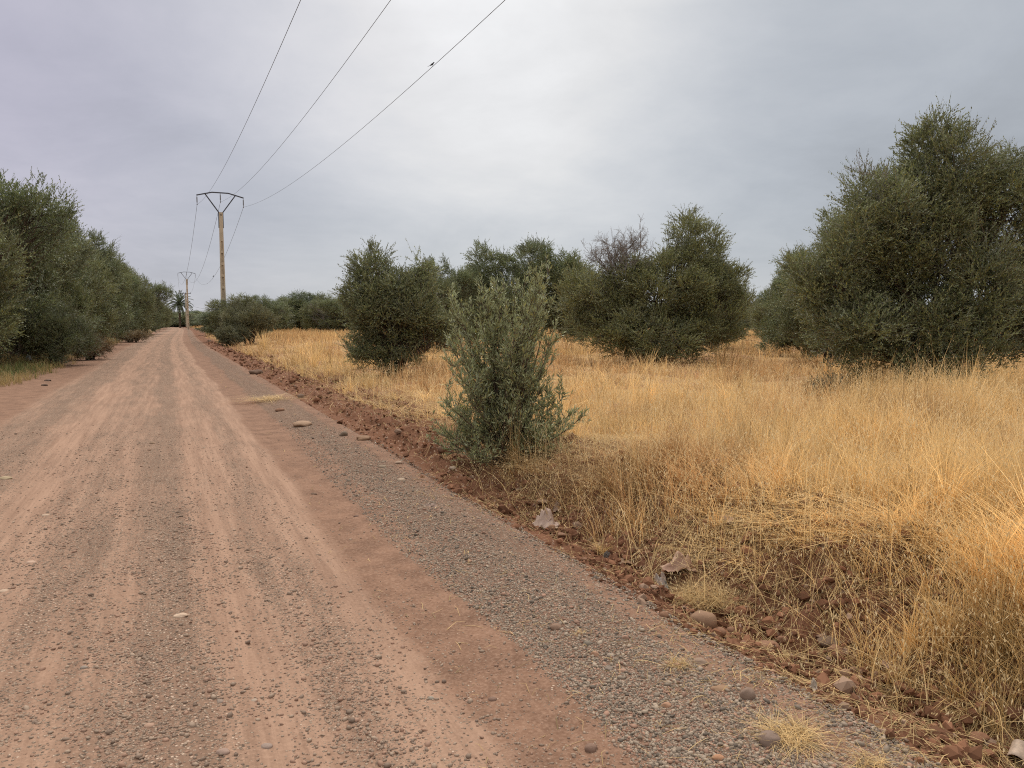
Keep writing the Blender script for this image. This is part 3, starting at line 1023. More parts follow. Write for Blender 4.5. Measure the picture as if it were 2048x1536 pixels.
P_T = 4.25                       # the line of poles right of the track
ARM = 1.78
def gpole(s, Htot, label):
    x = P_T
    z0 = hz(x, s)
    base = thing('power_pole', label, 'power pole', (x, s, z0), math.radians(1.2), 'concrete power poles along the track')
    H = Htot - z0
    hs = H - 1.55                # concrete top
    m_ = MB()
    w0, w1 = .43, .27
    wat = lambda z: w0 + (w1 - w0) * z / hs
    m_.frustum(-.5, hs, .16, .10, .14, .08)                               # thin web
    for sg in (-1, 1):                                                    # flanges
        fw = .105
        m_.frustum(-.5, hs - 2.2, fw, .36, fw * .8, .27, sg * (wat(0) / 2 - fw / 2), 0, sg * (wat(hs - 2.2) / 2 - fw * .4))
    for sg in (-1, 1):
        o = None
    m_.frustum(hs - 2.2, hs, wat(hs - 2.2), .27, w1, .24)                 # solid head
    zz = .45
    while zz < hs - 2.3:
        m_.frustum(zz, zz + .2, wat(zz) - .15, .31 - .06 * zz / hs, wat(zz) - .15, .31 - .06 * zz / hs)
        # web panel between rungs
        m_.frustum(zz + .2, zz + .95, wat(zz) - .16, .10, wat(zz) - .17, .10)
        zz += .95
    m_.build('shaft', MAT_CONC, base, .008)
    h = MB(); h.tube([(0, -.13, hs - .22), (0, .13, hs - .22)], [.055, .055], 10)
    h.build('bolt_hole', mat_simple('hole_shade', (.02, .018, .016), .95, .05, .1, 5, 0), base)  # solid plug, its near black colour painted as the shade inside the hole
    for sg in (-1, 1):
        b = MB(); b.beam((sg * w1 * .56, 0, hs - 1.25), (sg * w1 * .54, 0, hs), .07, .10)
        b.beam((sg * w1 * .54, 0, hs - .02), (sg * 1.18, 0, H - .10), .085, .085)
        b.build('brace', MAT_STEEL, base)
    arm = MB()
    pts = [(-ARM, 0, H - .30), (-.62, 0, H), (.62, 0, H), (ARM, 0, H - .30)]
    for a, b in zip(pts[:-1], pts[1:]):
        arm.beam(a, b, .075, .09)
    arm.build('cross_arm', MAT_STEEL, base)
    for xx, zt in ((-ARM + .03, H - .33), (0, H - .03), (ARM - .03, H - .33)):
        i_ = MB()
        n = 16
        zs = np.linspace(zt, zt - .68, n)
        r = np.array([.018] * 3 + [.045, .03] * 5 + [.018] * 3)
        i_.tube(np.stack([np.full(n, xx), np.zeros(n), zs], -1), r, 8)
        i_.box((xx, 0, zt - .70), (.07, .16, .07))
        i_.build('insulator', MAT_GLASS, base, smooth=False)
    ring = MB(); ring.box((0, -.19, 2.75 + .5), (wat(3) + .16, .05, .06)); ring.build('climbing_guard', MAT_STEEL, base)
    return [(x - ARM + .03, s, z0 + H - 1.03), (x, s, z0 + H - .73), (x + ARM - .03, s, z0 + H - 1.03)]

S1, S2, S3 = 67.0, 183.0, 240.0
ends1 = gpole(S1, 12.0, 'nearest concrete power pole with curved steel cross arm, its foot behind olive bushes')
ends2 = gpole(S2, 12.55, 'second concrete power pole with curved steel cross arm, nearest to the palm')
# far T shaped pole
loc3 = Vector((P_T + 1.1, S3 + 10, 0)); loc3.z = hz(loc3.x, loc3.y)
p3 = thing('power_pole', 'farthest concrete power pole with a straight T shaped cross arm in front of the palm', 'power pole', loc3, 0, 'concrete power poles along the track')
m_ = MB(); m_.frustum(-.5, 10.2, .48, .34, .26, .22); m_.build('shaft', MAT_CONC, p3, .01)
m_ = MB(); m_.box((-.1, -.2, 10.15), (3.2, .14, .16)); m_.build('cross_arm', MAT_STEEL, p3)
for xx in (-1.55, 0, 1.35):
    m_ = MB(); m_.tube([(xx, -.2, 10.24), (xx, -.2, 10.3), (xx, -.2, 10.45)], [.03, .07, .03], 8); m_.build('insulator', MAT_GLASS, p3)
ends3 = [(loc3.x - 1.55, loc3.y - .2, loc3.z + 10.45), (loc3.x, loc3.y - .2, loc3.z + 10.45), (loc3.x + 1.35, loc3.y - .2, loc3.z + 10.45)]
ends0 = [(e[0], -49.0, e[2]) for e in ends1]

def wire_pts(a, b, sag, n=60):
    a, b = np.array(a), np.array(b)
    f = np.linspace(0, 1, n)[:, None]
    p = a + (b - a) * f
    p[:, 2] -= 4 * sag * (f * (1 - f))[:, 0]
    return p
WL = ['left', 'middle', 'right']
def wires(ea, eb, sag, r, names, sags=None):
    for k in range(3):
        pts = wire_pts(ea[k], eb[k], sag if sags is None else sags[k])
        V, Fc = tubes([(pts, np.full(len(pts), r))], 5)
        tag(link('power_line', np_mesh('power_line', V, Fc, MAT_WIRE)), names[k], 'power line', 'power line conductors')
wires(ends0, ends1, 3.35, .0062, ['leftmost overhead wire from the nearest pole to the top edge', 'middle overhead wire from the nearest pole to the top edge',
      'rightmost overhead wire from the nearest pole to the top edge, a bird perched on it'])
wires(ends1, ends2, 3.6, .012, ['left wire sagging between the nearest and the second power pole', 'middle wire sagging between the nearest and the second power pole',
      'right wire between the nearest and second power pole with a distant bird'])
wires(ends2, ends3, .9, .014, ['left wire between the second pole and the far T shaped pole', 'middle wire between the second pole and the far T shaped pole', 'right wire between the second pole and the far T shaped pole'])
# low cable crossing behind
q0 = Vector((P_T, S2 + .2, 5.4))
for a, nm in ((at_dep(250, 618, 200), 'thin low cable running left from the second pole past the palm'), (at_dep(520, 628, 150), 'thin low cable running right from the second pole over the orchard')):
    V, Fc = tubes([(wire_pts(q0, a, .5, 30), np.full(30, .018))], 5)
    tag(link('cable', np_mesh('cable', V, Fc, MAT_WIRE)), nm, 'cable', 'low cables')

# ------------------------------------------------------------------ birds
MAT_BIRD = mat_simple('bird_feathers', (.045, .045, .05), .8, .2, .3, 30, 0)
def bird(pos, rz, size, label):
    t = thing('bird', label, 'bird', pos, rz, 'birds on the right hand wire')
    k = size / .16
    pts = np.array([(-.085, 0, .035), (-.05, 0, .05), (-.02, 0, .068), (.01, 0, .09), (.035, 0, .115), (.05, 0, .138), (.062, 0, .15), (.075, 0, .152), (.092, 0, .148)]) * k
    rad = np.array([.006, .016, .030, .034, .027, .019, .021, .013, .002]) * k
    V, Fc = tubes([(pts, rad)], 10)
    link('body', np_mesh('body', V, Fc, MAT_BIRD, smooth=True), t)
    m1 = MB(); m1.box(Vector((-.12, 0, .015)) * k, (.09 * k, .026 * k, .006 * k), Matrix.Rotation(-.45, 3, 'Y')); m1.build('tail', MAT_BIRD, t)
    for sg in (-1, 1):
        m1 = MB(); m1.tube(np.array([(.0, sg * .03, .09), (-.04, sg * .032, .06), (-.09, sg * .02, .03)]) * k, np.array([.012, .016, .003]) * k, 6); m1.build('wing', MAT_BIRD, t)
        m1 = MB(); m1.tube(np.array([(.0, sg * .012, .062), (.006, sg * .012, .03), (0, sg * .012, 0)]) * k, np.array([.004, .003, .003]) * k, 5); m1.build('leg', MAT_BIRD, t)
def wire_z(ea, eb, sag, s):
    f = (s - ea[1]) / (eb[1] - ea[1])
    return ea[2] + (eb[2] - ea[2]) * f - 4 * sag * f * (1 - f)
def on_wire(px, ea, eb, sag):
    u, y, z = ray(px, 300)
    best = None
    for s in np.linspace(max(ea[1], 1), eb[1], 3000):
        f = (s - ea[1]) / (eb[1] - ea[1]); x = ea[0] + (eb[0] - ea[0]) * f
        dep = x * math.sin(YAW) + s * math.cos(YAW); xr = x * math.cos(YAW) - s * math.sin(YAW)
        zz = wire_z(ea, eb, sag, s)
        # exact projection with pitch
        fy = dep * math.cos(PIT) - (zz - CAMH) * math.sin(PIT)
        if fy <= 0: continue
        pxx = 1024 + F * xr / fy
        if best is None or abs(pxx - px) < best[0]: best = (abs(pxx - px), Vector((x, s, zz)))
    return best[1]
bird(on_wire(864, ends0[2], ends1[2], 3.35) + Vector((0, 0, .008)), math.radians(-15), .105, 'small dark bird perched on the rightmost wire high in the sky')
bird(on_wire(427, ends1[2], ends2[2], 3.6) + Vector((0, 0, .012)), math.radians(60), .26, 'tiny distant bird on the right wire beside the nearest pole')

# ------------------------------------------------------------------ stones
def icosa():
    p = (1 + 5 ** .5) / 2
    V = np.array([(-1, p, 0), (1, p, 0), (-1, -p, 0), (1, -p, 0), (0, -1, p), (0, 1, p), (0, -1, -p), (0, 1, -p), (p, 0, -1), (p, 0, 1), (-p, 0, -1), (-p, 0, 1)], float)
    Fc = np.array([(0, 11, 5), (0, 5, 1), (0, 1, 7), (0, 7, 10), (0, 10, 11), (1, 5, 9), (5, 11, 4), (11, 10, 2), (10, 7, 6), (7, 1, 8), (3, 9, 4), (3, 4, 2), (3, 2, 6), (3, 6, 8), (3, 8, 9), (4, 9, 5), (2, 4, 11), (6, 2, 10), (8, 6, 7), (9, 8, 1)])
    return norm(V), Fc
IV, IF = icosa()

def subdiv(V, Fc):
    V = list(map(tuple, V)); mid = {}; out = []
    def m(a, b):
        k = (min(a, b), max(a, b))
        if k not in mid:
            p = np.array(V[a]) + np.array(V[b]); p /= np.linalg.norm(p)
            mid[k] = len(V); V.append(tuple(p))
        return mid[k]
    for a, b, c in Fc:
        x, y, z = m(a, b), m(b, c), m(c, a)
        out += [(a, x, z), (b, y, x), (c, z, y), (x, y, z)]
    return np.array(V), np.array(out)
IV2, IF2 = subdiv(IV, IF); IV3, IF3 = subdiv(IV2, IF2)

def pebbles(P, size, C, rng, flat=.6, rough=.22, sink=.25, base=(IV, IF)):
    n = len(P); BV, BF = base; m_ = len(BV)
    sc = size[:, None] * np.stack([rng.uniform(.75, 1.25, n), rng.uniform(.6, 1., n), rng.uniform(flat * .7, flat * 1.2, n)], -1) * .5
    a = rng.uniform(0, 2 * np.pi, n)
    V = BV[None] * (1 + rng.uniform(-rough, rough, (n, m_, 1))) * sc[:, None, :]
    tx = rng.normal(size=n) * .25
    ca, sa = np.cos(a)[:, None], np.sin(a)[:, None]
    x = V[..., 0]; y = V[..., 1]; z = V[..., 2] + x * tx[:, None]
    W = np.stack([x * ca - y * sa, x * sa + y * ca, z], -1) + P[:, None, :]
    W[..., 2] += (sc[:, 2] * (1 - 2 * sink))[:, None]
    Fc = (BF[None] + (np.arange(n) * m_)[:, None, None]).reshape(-1, 3)
    return W.reshape(-1, 3), Fc, np.repeat(C, m_, 0)

def view_sample(n, rng, d0, d1, power, pxa=-200, pxb=2250):
    """ground points spread over the view; density falls with distance"""
    u = rng.rand(n)
    if power == 0: dep = np.exp(np.log(d0) + u * np.log(d1 / d0))
    else: dep = (d0 ** power + u * (d1 ** power - d0 ** power)) ** (1 / power)
    px = rng.uniform(pxa, pxb, n)
    uu = (px - 1024) / F / math.cos(PIT)
    X = (uu * math.cos(YAW) + math.sin(YAW)) * dep
    Y = (-uu * math.sin(YAW) + math.cos(YAW)) * dep
    return X, Y, dep

rng = RS(21)
X, Y, dep = view_sample(1000000, rng, 2.2, 14, 0)
t = X - bend(Y)
wobn = (fbm(X * .72, Y * .18, 71, 3) - .5) * .5
tt = t + wobn
prof = np.interp(tt, [-3.9, -2.6, -2.15, -1.65, -1.4, -1.1, -.75, -.4, -.15, .05, .25, .45, .62, .8, .98, 1.1, 1.58, 1.69, 2.12, 2.28, 2.5, 2.7], [.08, .1, .65, .7, .25, .2, .5, .38, .85, .75, .2, .28, .5, .3, .15, .10, .09, 1.35, 1.3, .25, .6, .3])
patch = fbm(X * 1.3, Y * .7, 73, 4)
cl = fbm(X * 6, Y * 3, 75, 3)
dens = prof * (.3 + 2.0 * np.clip(patch - .25, 0, 1)) * (.25 + 2.2 * np.clip(cl - .3, 0, 1))
dens = np.where(tt > 1.62, prof * (.5 + .9 * cl), dens * .72) * (1 - sstep(8, 14, dep))
keep = (rng.rand(len(X)) < dens) & (t > ROAD_L + .1) & (t < ROAD_R - .03)
X, Y, dep, tt = X[keep], Y[keep], dep[keep], tt[keep]
n = len(X)
size = np.clip(rng.lognormal(math.log(.0078), .46, n), .004, .034) * (1 + .03 * np.maximum(dep - 4, 0)) * np.where(tt > 1.66, .98, 1.)
g_ = rng.rand(n, 1)
Cc = np.array([[.105, .080, .060]]) * (1 - g_) + np.array([[.37, .28, .20]]) * g_
red = rng.rand(n) < .22
Cc[red] = np.array([.29, .165, .11]) * rng.uniform(.7, 1.25, (red.sum(), 1))
onroad = tt < 1.6
Cc[onroad] = Cc[onroad] * .6 + np.array([.29, .18, .122]) * .4
P = np.stack([X, Y, height(X, Y) + .004], -1)
print('pebbles', n)
V, Fc, C = pebbles(P, size, Cc, rng, .62, .2, .22)
tag(link('gravel', np_mesh('gravel', V, Fc, MAT_STONE, C, smooth=True)), 'loose grey and pink gravel spread in lanes over the dirt track', 'gravel', kind='stuff')

# soil crumbs and clods in the ditch and bank
rng = RS(22)
X, Y, dep = view_sample(330000, rng, 2.6, 60, 0)
t = X - bend(Y)
r = t + (fbm(X * .0 + 3, Y * .45, 5, 3) - .5) * .25
pr = np.interp(r, [2.3, 2.5, 2.7, 3.3, 3.9, 4.3], [.0, .35, 1, 1, .6, .0]) * (.15 + 1.6 * np.clip(fbm(X * 1.6, Y * 1.6, 77, 3) - .3, 0, 1))
keep = rng.rand(len(X)) < pr
X, Y, dep = X[keep], Y[keep], dep[keep]; n = len(X)
size = np.clip(rng.lognormal(math.log(.019), .64, n), .008, .10) * (1 + .05 * np.maximum(dep - 5, 0))
Cc = np.array([.185, .088, .049]) * rng.uniform(.6, 1.35, (n, 1))
st = rng.rand(n) < .06
Cc[st] = np.array([.27, .175, .12]) * rng.uniform(.7, 1.2, (st.sum(), 1))
P = np.stack([X, Y, height(X, Y)], -1)
print('clods', n)
V, Fc, C = pebbles(P, size, Cc, rng, .7, .34, .3)
tag(link('soil_clods', np_mesh('soil_clods', V, Fc, mat_attr('crumbly_soil', .97, .08), C)), 'crumbled red brown soil clods along the ditch and bank', 'soil', kind='stuff')

# single stones: pixel x, y of the foot, width and height in pixels, colour, roughness, label
def stone(px, py, w, h, col, seed, label, flat=None, ang=.12, name='stone', rzz=0., group='single stones beside and on the track'):
    p, dep = gp(px, py)
    k = dep / F
    r = RS(seed)
    V = IV3.copy()
    for q in range(7):                                    # planar chips
        d = norm(r.normal(size=3)); off = r.uniform(.62, .95) if ang > .1 else r.uniform(.82, 1.)
        dd = V @ d
        V = np.where((dd > off)[:, None], V - d * (dd - off)[:, None], V)
    V = V * (1 + (vnoise(V[:, 0] * 2 + seed, V[:, 1] * 2 + V[:, 2], seed) - .5)[:, None] * ang * 1.6)
    V = V * np.array([w * k / 2, w * k / 2 * r.uniform(.65, .9), h * k / 2 * 1.08])
    a = -YAW + rzz
    ca, sa = math.cos(a), math.sin(a)
    V = np.stack([V[:, 0] * ca - V[:, 1] * sa, V[:, 0] * sa + V[:, 1] * ca, V[:, 2]], -1)
    M = MT('stone_surface', .85, .2)
    v = M.coord(); nz = M.noise(18, 6, .65, v)
    col = (col[0] * .82, col[1] * .76, col[2] * .70)
    M.color(M.mix(nz, tuple(c * .7 for c in col), tuple(c * 1.2 for c in col)))
    M.bump(M.noise(60, 5, .6, v), .5, .006)
    o = link(name, np_mesh(name, V, IF3, M.m, smooth=True))
    o.location = p + Vector((0, 0, h * k * .24))
    return tag(o, label, 'stone', group)

GREYB = (.30, .20, .145); BR = (.29, .165, .105); PALE = (.48, .35, .25); DK = (.16, .12, .10); GY = (.26, .21, .175)
STONES = [
 (1405, 1252, 60, 42, (.30, .19, .125), 'large rounded brown boulder at the edge of the ditch', .03),
 (1438, 1268, 30, 18, BR, 'small round stone touching the foot of the large boulder', .03),
 (1463, 1266, 22, 17, BR, 'smallest round stone right of the large boulder', .03),
 (1328, 1234, 20, 15, BR, 'small brown stone just left of the large boulder', .05),
 (1530, 1300, 62, 28, BR, 'long angular brown rock in the ditch right of the large boulder', .2),
 (1488, 1292, 20, 14, BR, 'little brown rock left of the long angular rock', .2),
 (1565, 1284, 24, 16, BR, 'little dark rock right of the long angular rock', .2),
 (1672, 1308, 42, 22, BR, 'flat wedge shaped brown rock in the straw of the ditch', .2),
 (1655, 1288, 46, 20, (.2, .14, .10), 'thin dark flake of rock above the wedge shaped rock', .2),
 (1690, 1354, 26, 22, (.36, .23, .155), 'left stone of the four pale cobbles in the ditch', .06),
 (1706, 1345, 18, 16, (.33, .21, .14), 'second stone of the four pale cobbles in the ditch', .06),
 (1721, 1349, 10, 14, (.36, .23, .155), 'smallest pebble of the four pale cobbles in the ditch', .06),
 (1751, 1357, 28, 22, (.38, .25, .175), 'right and roundest of the four pale cobbles in the ditch', .05),
 (1836, 1310, 18, 14, BR, 'small brown stone on the bare soil right of the torn cardboard', .1),
 (1812, 1318, 24, 12, BR, 'flat brown stone lying left of another on the bare soil', .1),
 (1540, 1490, 52, 38, (.27, .20, .165), 'big flat grey brown stone on the gravel beside the straw tuft', .16),
 (1495, 1398, 34, 32, (.29, .21, .165), 'oval flat stone standing in the grey gravel strip', .08),
 (1440, 1380, 40, 12, (.34, .22, .14), 'long low clay coloured stone in the gravel strip', .2),
 (1400, 1330, 34, 18, (.33, .24, .18), 'slanting flat stone beside the small straw tuft', .2),
 (1334, 1415, 24, 14, (.45, .27, .18), 'pinkish chip near the left border of the gravel strip', .16),
 (1437, 1520, 26, 15, (.50, .28, .17), 'orange pink pebble near the bottom edge of the photo', .08),
 (1182, 1502, 28, 20, (.26, .17, .13), 'round dark brown stone on the brown soil at the bottom edge', .05),
 (1113, 1258, 26, 15, GREYB, 'rounded stone with a straw at the left border of the gravel strip', .06),
 (1175, 1290, 18, 12, (.24, .21, .17), 'small grey stone below the stone with a straw', .06),
 (1190, 1312, 20, 13, (.46, .28, .19), 'pink chip left of a pale block in the gravel strip', .18),
 (1222, 1313, 18, 10, (.40, .33, .27), 'pale squarish block in the gravel strip', .16),
 (1250, 1280, 16, 13, (.42, .27, .2), 'small angular pink stone in the middle of the gravel strip', .18),
 (1246, 1345, 18, 11, (.42, .27, .2), 'angular pink stone below the pale squarish block', .18),
 (1218, 1340, 18, 12, (.30, .25, .21), 'grey wedge left of the angular pink stone', .18),
 (1030, 1388, 0, 0, BR, '', .1),
 (985, 1402, 20, 11, (.26, .17, .13), 'lone half buried stone in the middle of the brown soil lane', .06),
 (862, 1400, 14, 10, (.40, .36, .30), 'pale grey pebble at the edge of the brown soil lane', .05),
 (362, 1234, 30, 11, (.60, .46, .35), 'flat whitish stone in the middle of the track', .12),
 (533, 1496, 26, 12, (.36, .28, .24), 'pale grey flat stone near the bottom edge of the track', .06),
 (446, 1508, 28, 15, (.40, .29, .24), 'pinkish stone near the bottom edge of the track', .08),
 (299, 1455, 22, 12, (.46, .31, .23), 'light brown stone in the dark gravel lane near the bottom', .1),
 (168, 1338, 16, 9, (.33, .28, .24), 'grey pebble on the left half of the track', .06),
 (508, 1403, 16, 7, (.44, .36, .29), 'thin pale chip in the centre of the track', .1),
 (440, 1405, 20, 8, (.30, .24, .2), 'dark chip left of the thin pale chip', .15),
 (92, 1032, 16, 6, (.55, .42, .32), 'flat pale stone in the upper left of the track', .1),
 (10, 958, 28, 8, (.45, .36, .24), 'flat sandy stone at the left edge of the photo', .14),
 (8, 1184, 22, 7, (.55, .42, .32), 'pale chip at the left edge of the photo, low on the track', .1),
 (62, 1126, 20, 6, (.55, .40, .31), 'long pale chip left of the dark gravel lane', .1),
 (304, 888, 11, 6, (.38, .27, .19), 'small light stone in the middle distance of the track', .12),
 (627, 990, 13, 6, (.22, .15, .11), 'small dark stone on the brown soil lane in the middle distance', .12),
 (713, 1034, 12, 5, (.20, .13, .10), 'dark crumb of stone near the gravel strip in the middle distance', .15),
 (605, 852, 38, 14, (.42, .29, .20), 'large light stone on the road edge beside the earth windrow', .08),
 (687, 872, 18, 14, (.2, .15, .11), 'dark pointed stone at the foot of the earth windrow', .18),
 (728, 880, 36, 12, (.30, .19, .12), 'long slab of clay at the foot of the earth windrow', .2),
 (884, 902, 16, 16, (.33, .21, .15), 'oval brown stone standing on the earth windrow', .04),
 (797, 928, 16, 8, (.50, .37, .28), 'whitish stone at the road edge below the windrow', .14),
 (765, 935, 18, 7, (.34, .27, .2), 'flat grey stone at the road edge below the windrow', .12),
 (803, 962, 18, 8, (.46, .36, .27), 'pale stone lying on the gravel strip in the middle distance', .1),
 (602, 795, 14, 10, (.28, .2, .15), 'rounded stone on the top of the far windrow', .06),
 (560, 822, 22, 8, BR, 'flat clay lump by the far straw litter', .2),
 (905, 938, 16, 8, (.42, .33, .26), 'pale flake on the windrow below the foreground shrub', .15),
 (1087, 1005, 24, 8, (.36, .25, .17), 'flat stone above the crumpled sack', .1),
 (1104, 1058, 16, 12, (.36, .22, .14), 'round stone under the crumpled sack', .04),
 (1125, 1072, 24, 10, (.34, .21, .14), 'longish stone right below the crumpled sack', .12),
 (1227, 1041, 12, 8, (.42, .28, .2), 'small pale stone on the bank right of the crumpled sack', .08),
 (1455, 1042, 36, 16, (.42, .31, .22), 'light stone half hidden in the tall grass', .08),
 (1148, 1120, 14, 9, BR, 'dark clod shaped stone on the road edge', .16),
 (1168, 1120, 14, 8, BR, 'flat brown stone beside the dark clod shaped stone', .12),
 (1268, 1085, 0, 0, BR, '', .1),
 (96, 762, 14, 4, DK, 'thin dark slab on the left verge', .16),
 (89, 772, 14, 5, (.12, .08, .06), 'thicker dark slab in front of another on the left verge', .16),
 (510, 748, 30, 12, (.16, .10, .07), 'dark lump of earth beside the far straw litter', .3),
 (1960, 1482, 40, 22, (.28, .15, .09), 'reddish clay block at the bottom of the bank on the right', .25),
 (1470, 990, 0, 0, BR, '', .1),
]
for i, (px, py, w, h, c, lb, an) in enumerate(STONES):
    if w: stone(px, py, w, h, c, 500 + i, lb, ang=an)

# ------------------------------------------------------------------ dry grass
GOLD = np.array([.83, .55, .225]); STRAWC = np.array([.93, .70, .37]); BROWN = np.array([.48, .25, .095])
def grass_cols(X, Y, n, rng, green=0.):
    k = fbm(X * .5, Y * .5, 91, 4)
    a = np.clip((k - .43) * 6.0 + .55 * (1 - sstep(12, 17, Y)), 0, 1)[:, None]
    r = rng.rand(n, 1)
    c = BROWN * (1 - a) + GOLD * a
    c = c * (1 - r * .55) + STRAWC * r * .55
    c = c * rng.uniform(.7, 1.15, (n, 1))
    wl = fbm(X * 1.7, Y * 1.7, 92, 3)
    c = c * (1 + .9 * (wl - .5))[:, None]
    dk = rng.rand(n) < .10
    c[dk] *= .5
    return c

def field_h(X, Y):
    return .32 + .42 * np.clip(fbm(X * .45, Y * .45, 93, 4) * 1.7 - .45, 0, 1)

rng = RS(31)
X, Y, dep = view_sample(620000, rng, 3.2, 95, 0)
t = X - bend(Y)
wob = (fbm(X * .0 + 3, Y * .45, 5, 3) - .5) * .25
edge = (fbm(X * .9, Y * .9, 95, 3) - .5) * .7
r = t + wob + edge
pr = sstep(3.22 - .15 * (1 - sstep(5, 7, dep)), 3.6, r)
flatm = sstep(.50, .60, fbm(X * .55 + 9, Y * .55, 111, 4))
clear = sstep(.56, .66, fbm(X * .8 + 31, Y * .8, 113, 4)) * sstep(4.2, 5.2, r)
pr = pr * (1 - .88 * clear)
pr = np.maximum(pr, .58 * sstep(3.3, 3.7, r) * (1 - sstep(5.2, 6.5, r)) * (1 - sstep(20, 30, dep)))
bank = (1 - sstep(5.5, 7, dep)) * (1 - sstep(3.7, 4.2, r))
pr = pr * (1 - .85 * bank * (1 - sstep(.42, .54, fbm(X * 1.9 + 3, Y * 1.3, 117, 3))))
pr = pr * (.10 + 2.0 * np.clip(fbm(X * .9, Y * .9, 97, 4) - .32, 0, .5))
# trodden bare patch and a faint path
bp, _ = gp(868, 712)
pr = pr * (1 - .95 * np.exp(-(((X - bp.x) / 1.6) ** 2 + ((Y - bp.y) / 3.0) ** 2)))
pa, _ = gp(1990, 932)
pr = pr * (1 - .8 * np.exp(-(((X - pa.x) / 1.2) ** 2 + ((Y - pa.y) / .45) ** 2)))
keep = rng.rand(len(X)) < pr
X, Y, dep, r, flatm = X[keep], Y[keep], dep[keep], r[keep], flatm[keep]
n = len(X)
print('grass', n)
H = field_h(X, Y) * rng.uniform(.45, 1.15, n) * (.8 + .2 * sstep(3.2, 4.0, r)) * 1.12
tall = rng.rand(n) < .10
H[tall] *= 1.35
Wd = np.where(dep < 8, .0040, .0040 * (dep / 8) ** .95) * rng.uniform(.6, 1.4, n)
lean = H * rng.uniform(.08, .8, n)
az = rng.uniform(0, 2 * np.pi, n)
# tussocks: most stalks grow out of a common foot and fan outwards
cs = np.where(dep < 14, .24, .55)
cx_, cy_ = np.floor(X / cs), np.floor(Y / cs)
tx_ = (cx_ + .15 + .7 * _hash(cx_, cy_, 301)) * cs; ty_ = (cy_ + .15 + .7 * _hash(cx_, cy_, 302)) * cs
th_ = _hash(cx_, cy_, 303)
intu = rng.rand(n) < .62
pull = rng.uniform(.35, .85, n)
azo = np.arctan2(Y - ty_, X - tx_) + rng.normal(size=n) * .5
X = np.where(intu, X + (tx_ - X) * pull, X); Y = np.where(intu, Y + (ty_ - Y) * pull, Y)
az = np.where(intu, azo, az)
H = np.where(intu, H * (.6 + .75 * th_), H * .85)
lean = np.where(intu, lean * 1.1, lean)
H = H * (1 - .58 * flatm); lean = lean * (1 + .5 * flatm)
# patches lean together
az_p = fbm(X * .6, Y * .6, 305, 2) * 12
flat_ = rng.rand(n) < .3
az = np.where(flat_, az_p + rng.normal(size=n) * .4, az)
# grass at the brink hangs over the ditch
hang = (r < 4.4) & (rng.rand(n) < .6)
az[hang] = np.pi + rng.normal(size=hang.sum()) * .7
lean[hang] *= 1.5
P = np.stack([X, Y, height(X, Y) - .02], -1)
Ct = grass_cols(X, Y, n, rng) * np.where(intu, .76 + .48 * _hash(cx_, cy_, 304), 1.02)[:, None] * (1 + .12 * (1 - sstep(8, 12, dep)) * (1 - sstep(4, 5, r)))[:, None]  # last factor paints extra light into stalks on the dim near bank
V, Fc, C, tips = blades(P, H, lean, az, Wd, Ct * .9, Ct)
parts = [(V, Fc, C)]
# oat heads near the camera
near = (dep < 24) & (rng.rand(n) < np.where(dep < 12, .22, .10))
tp = tips[near]; nn = len(tp); hpp = H[near]; dn = dep[near]
print('heads', nn)
for q in range(5):
    off = np.stack([rng.normal(size=nn) * .018, rng.normal(size=nn) * .018, -rng.uniform(0, .13, nn) * hpp / .5], -1)
    sc_ = np.maximum(1, dn / 9)
    Dq = np.stack([rng.normal(size=nn) * .5, rng.normal(size=nn) * .5, -np.ones(nn)], -1)
    cc = np.array([.78, .60, .33]) * rng.uniform(.7, 1.15, (nn, 1))
    parts.append(leaves(tp + off * sc_[:, None] * .8, Dq, .020 * sc_ * rng.uniform(.7, 1.3, nn), .0055 * sc_, cc, rng))
# single long stalks standing above the rest, and long broken ones crossing the bank
rg2 = RS(35)
for kind, cnt, d0, d1 in (('tall', 9000, 4.5, 17), ('cross', 5200, 2.8, 9)):
    X, Y, dp = view_sample(cnt, rg2, d0, d1, 0)
    tq = X - bend(Y) + (fbm(X * .0 + 3, Y * .45, 5, 3) - .5) * .25
    if kind == 'tall':
        kp = (tq > 3.3) & (rg2.rand(cnt) < .25 + 1.3 * np.clip(fbm(X * .7, Y * .7, 121, 3) - .35, 0, 1))
    else:
        kp = (tq > 2.9) & (tq < 5.2) & (rg2.rand(cnt) < .65)
    X, Y, dp = X[kp], Y[kp], dp[kp]; m2 = len(X)
    Hq = rg2.uniform(.45, .85, m2) if kind == 'tall' else rg2.uniform(.12, .55, m2)
    lq = Hq * rg2.uniform(.08, .5, m2) if kind == 'tall' else rg2.uniform(.15, .6, m2)
    Pq = np.stack([X, Y, height(X, Y) - .01], -1)
    aq = rg2.uniform(0, 6.28, m2)
    if kind == 'cross':
        aq = np.where(rg2.rand(m2) < .6, np.pi + rg2.normal(size=m2) * .9, aq)
    cq = (STRAWC * .7 + GOLD * .3) * rg2.uniform(.75, 1.1, (m2, 1))
    Vq, Fq_, Cq, tq2 = blades(Pq, Hq, lq, aq, np.maximum(.0042, .00045 * dp) * rg2.uniform(.7, 1.2, m2), cq * .85, cq, seg=4)
    parts.append((Vq, Fq_, Cq))
    print(kind, m2)
    for q in range(5):
        offq = np.stack([rg2.normal(size=m2) * .022, rg2.normal(size=m2) * .022, -rg2.uniform(-.01, .17, m2)], -1)
        Dq = np.stack([rg2.normal(size=m2) * .4, rg2.normal(size=m2) * .4, -np.ones(m2)], -1)
        parts.append(leaves(tq2 + offq, Dq, .026 * rg2.uniform(.7, 1.3, m2), .0052 * np.maximum(1, dp / 9), np.array([.90, .72, .43]) * rg2.uniform(.75, 1.1, (m2, 1)), rg2))
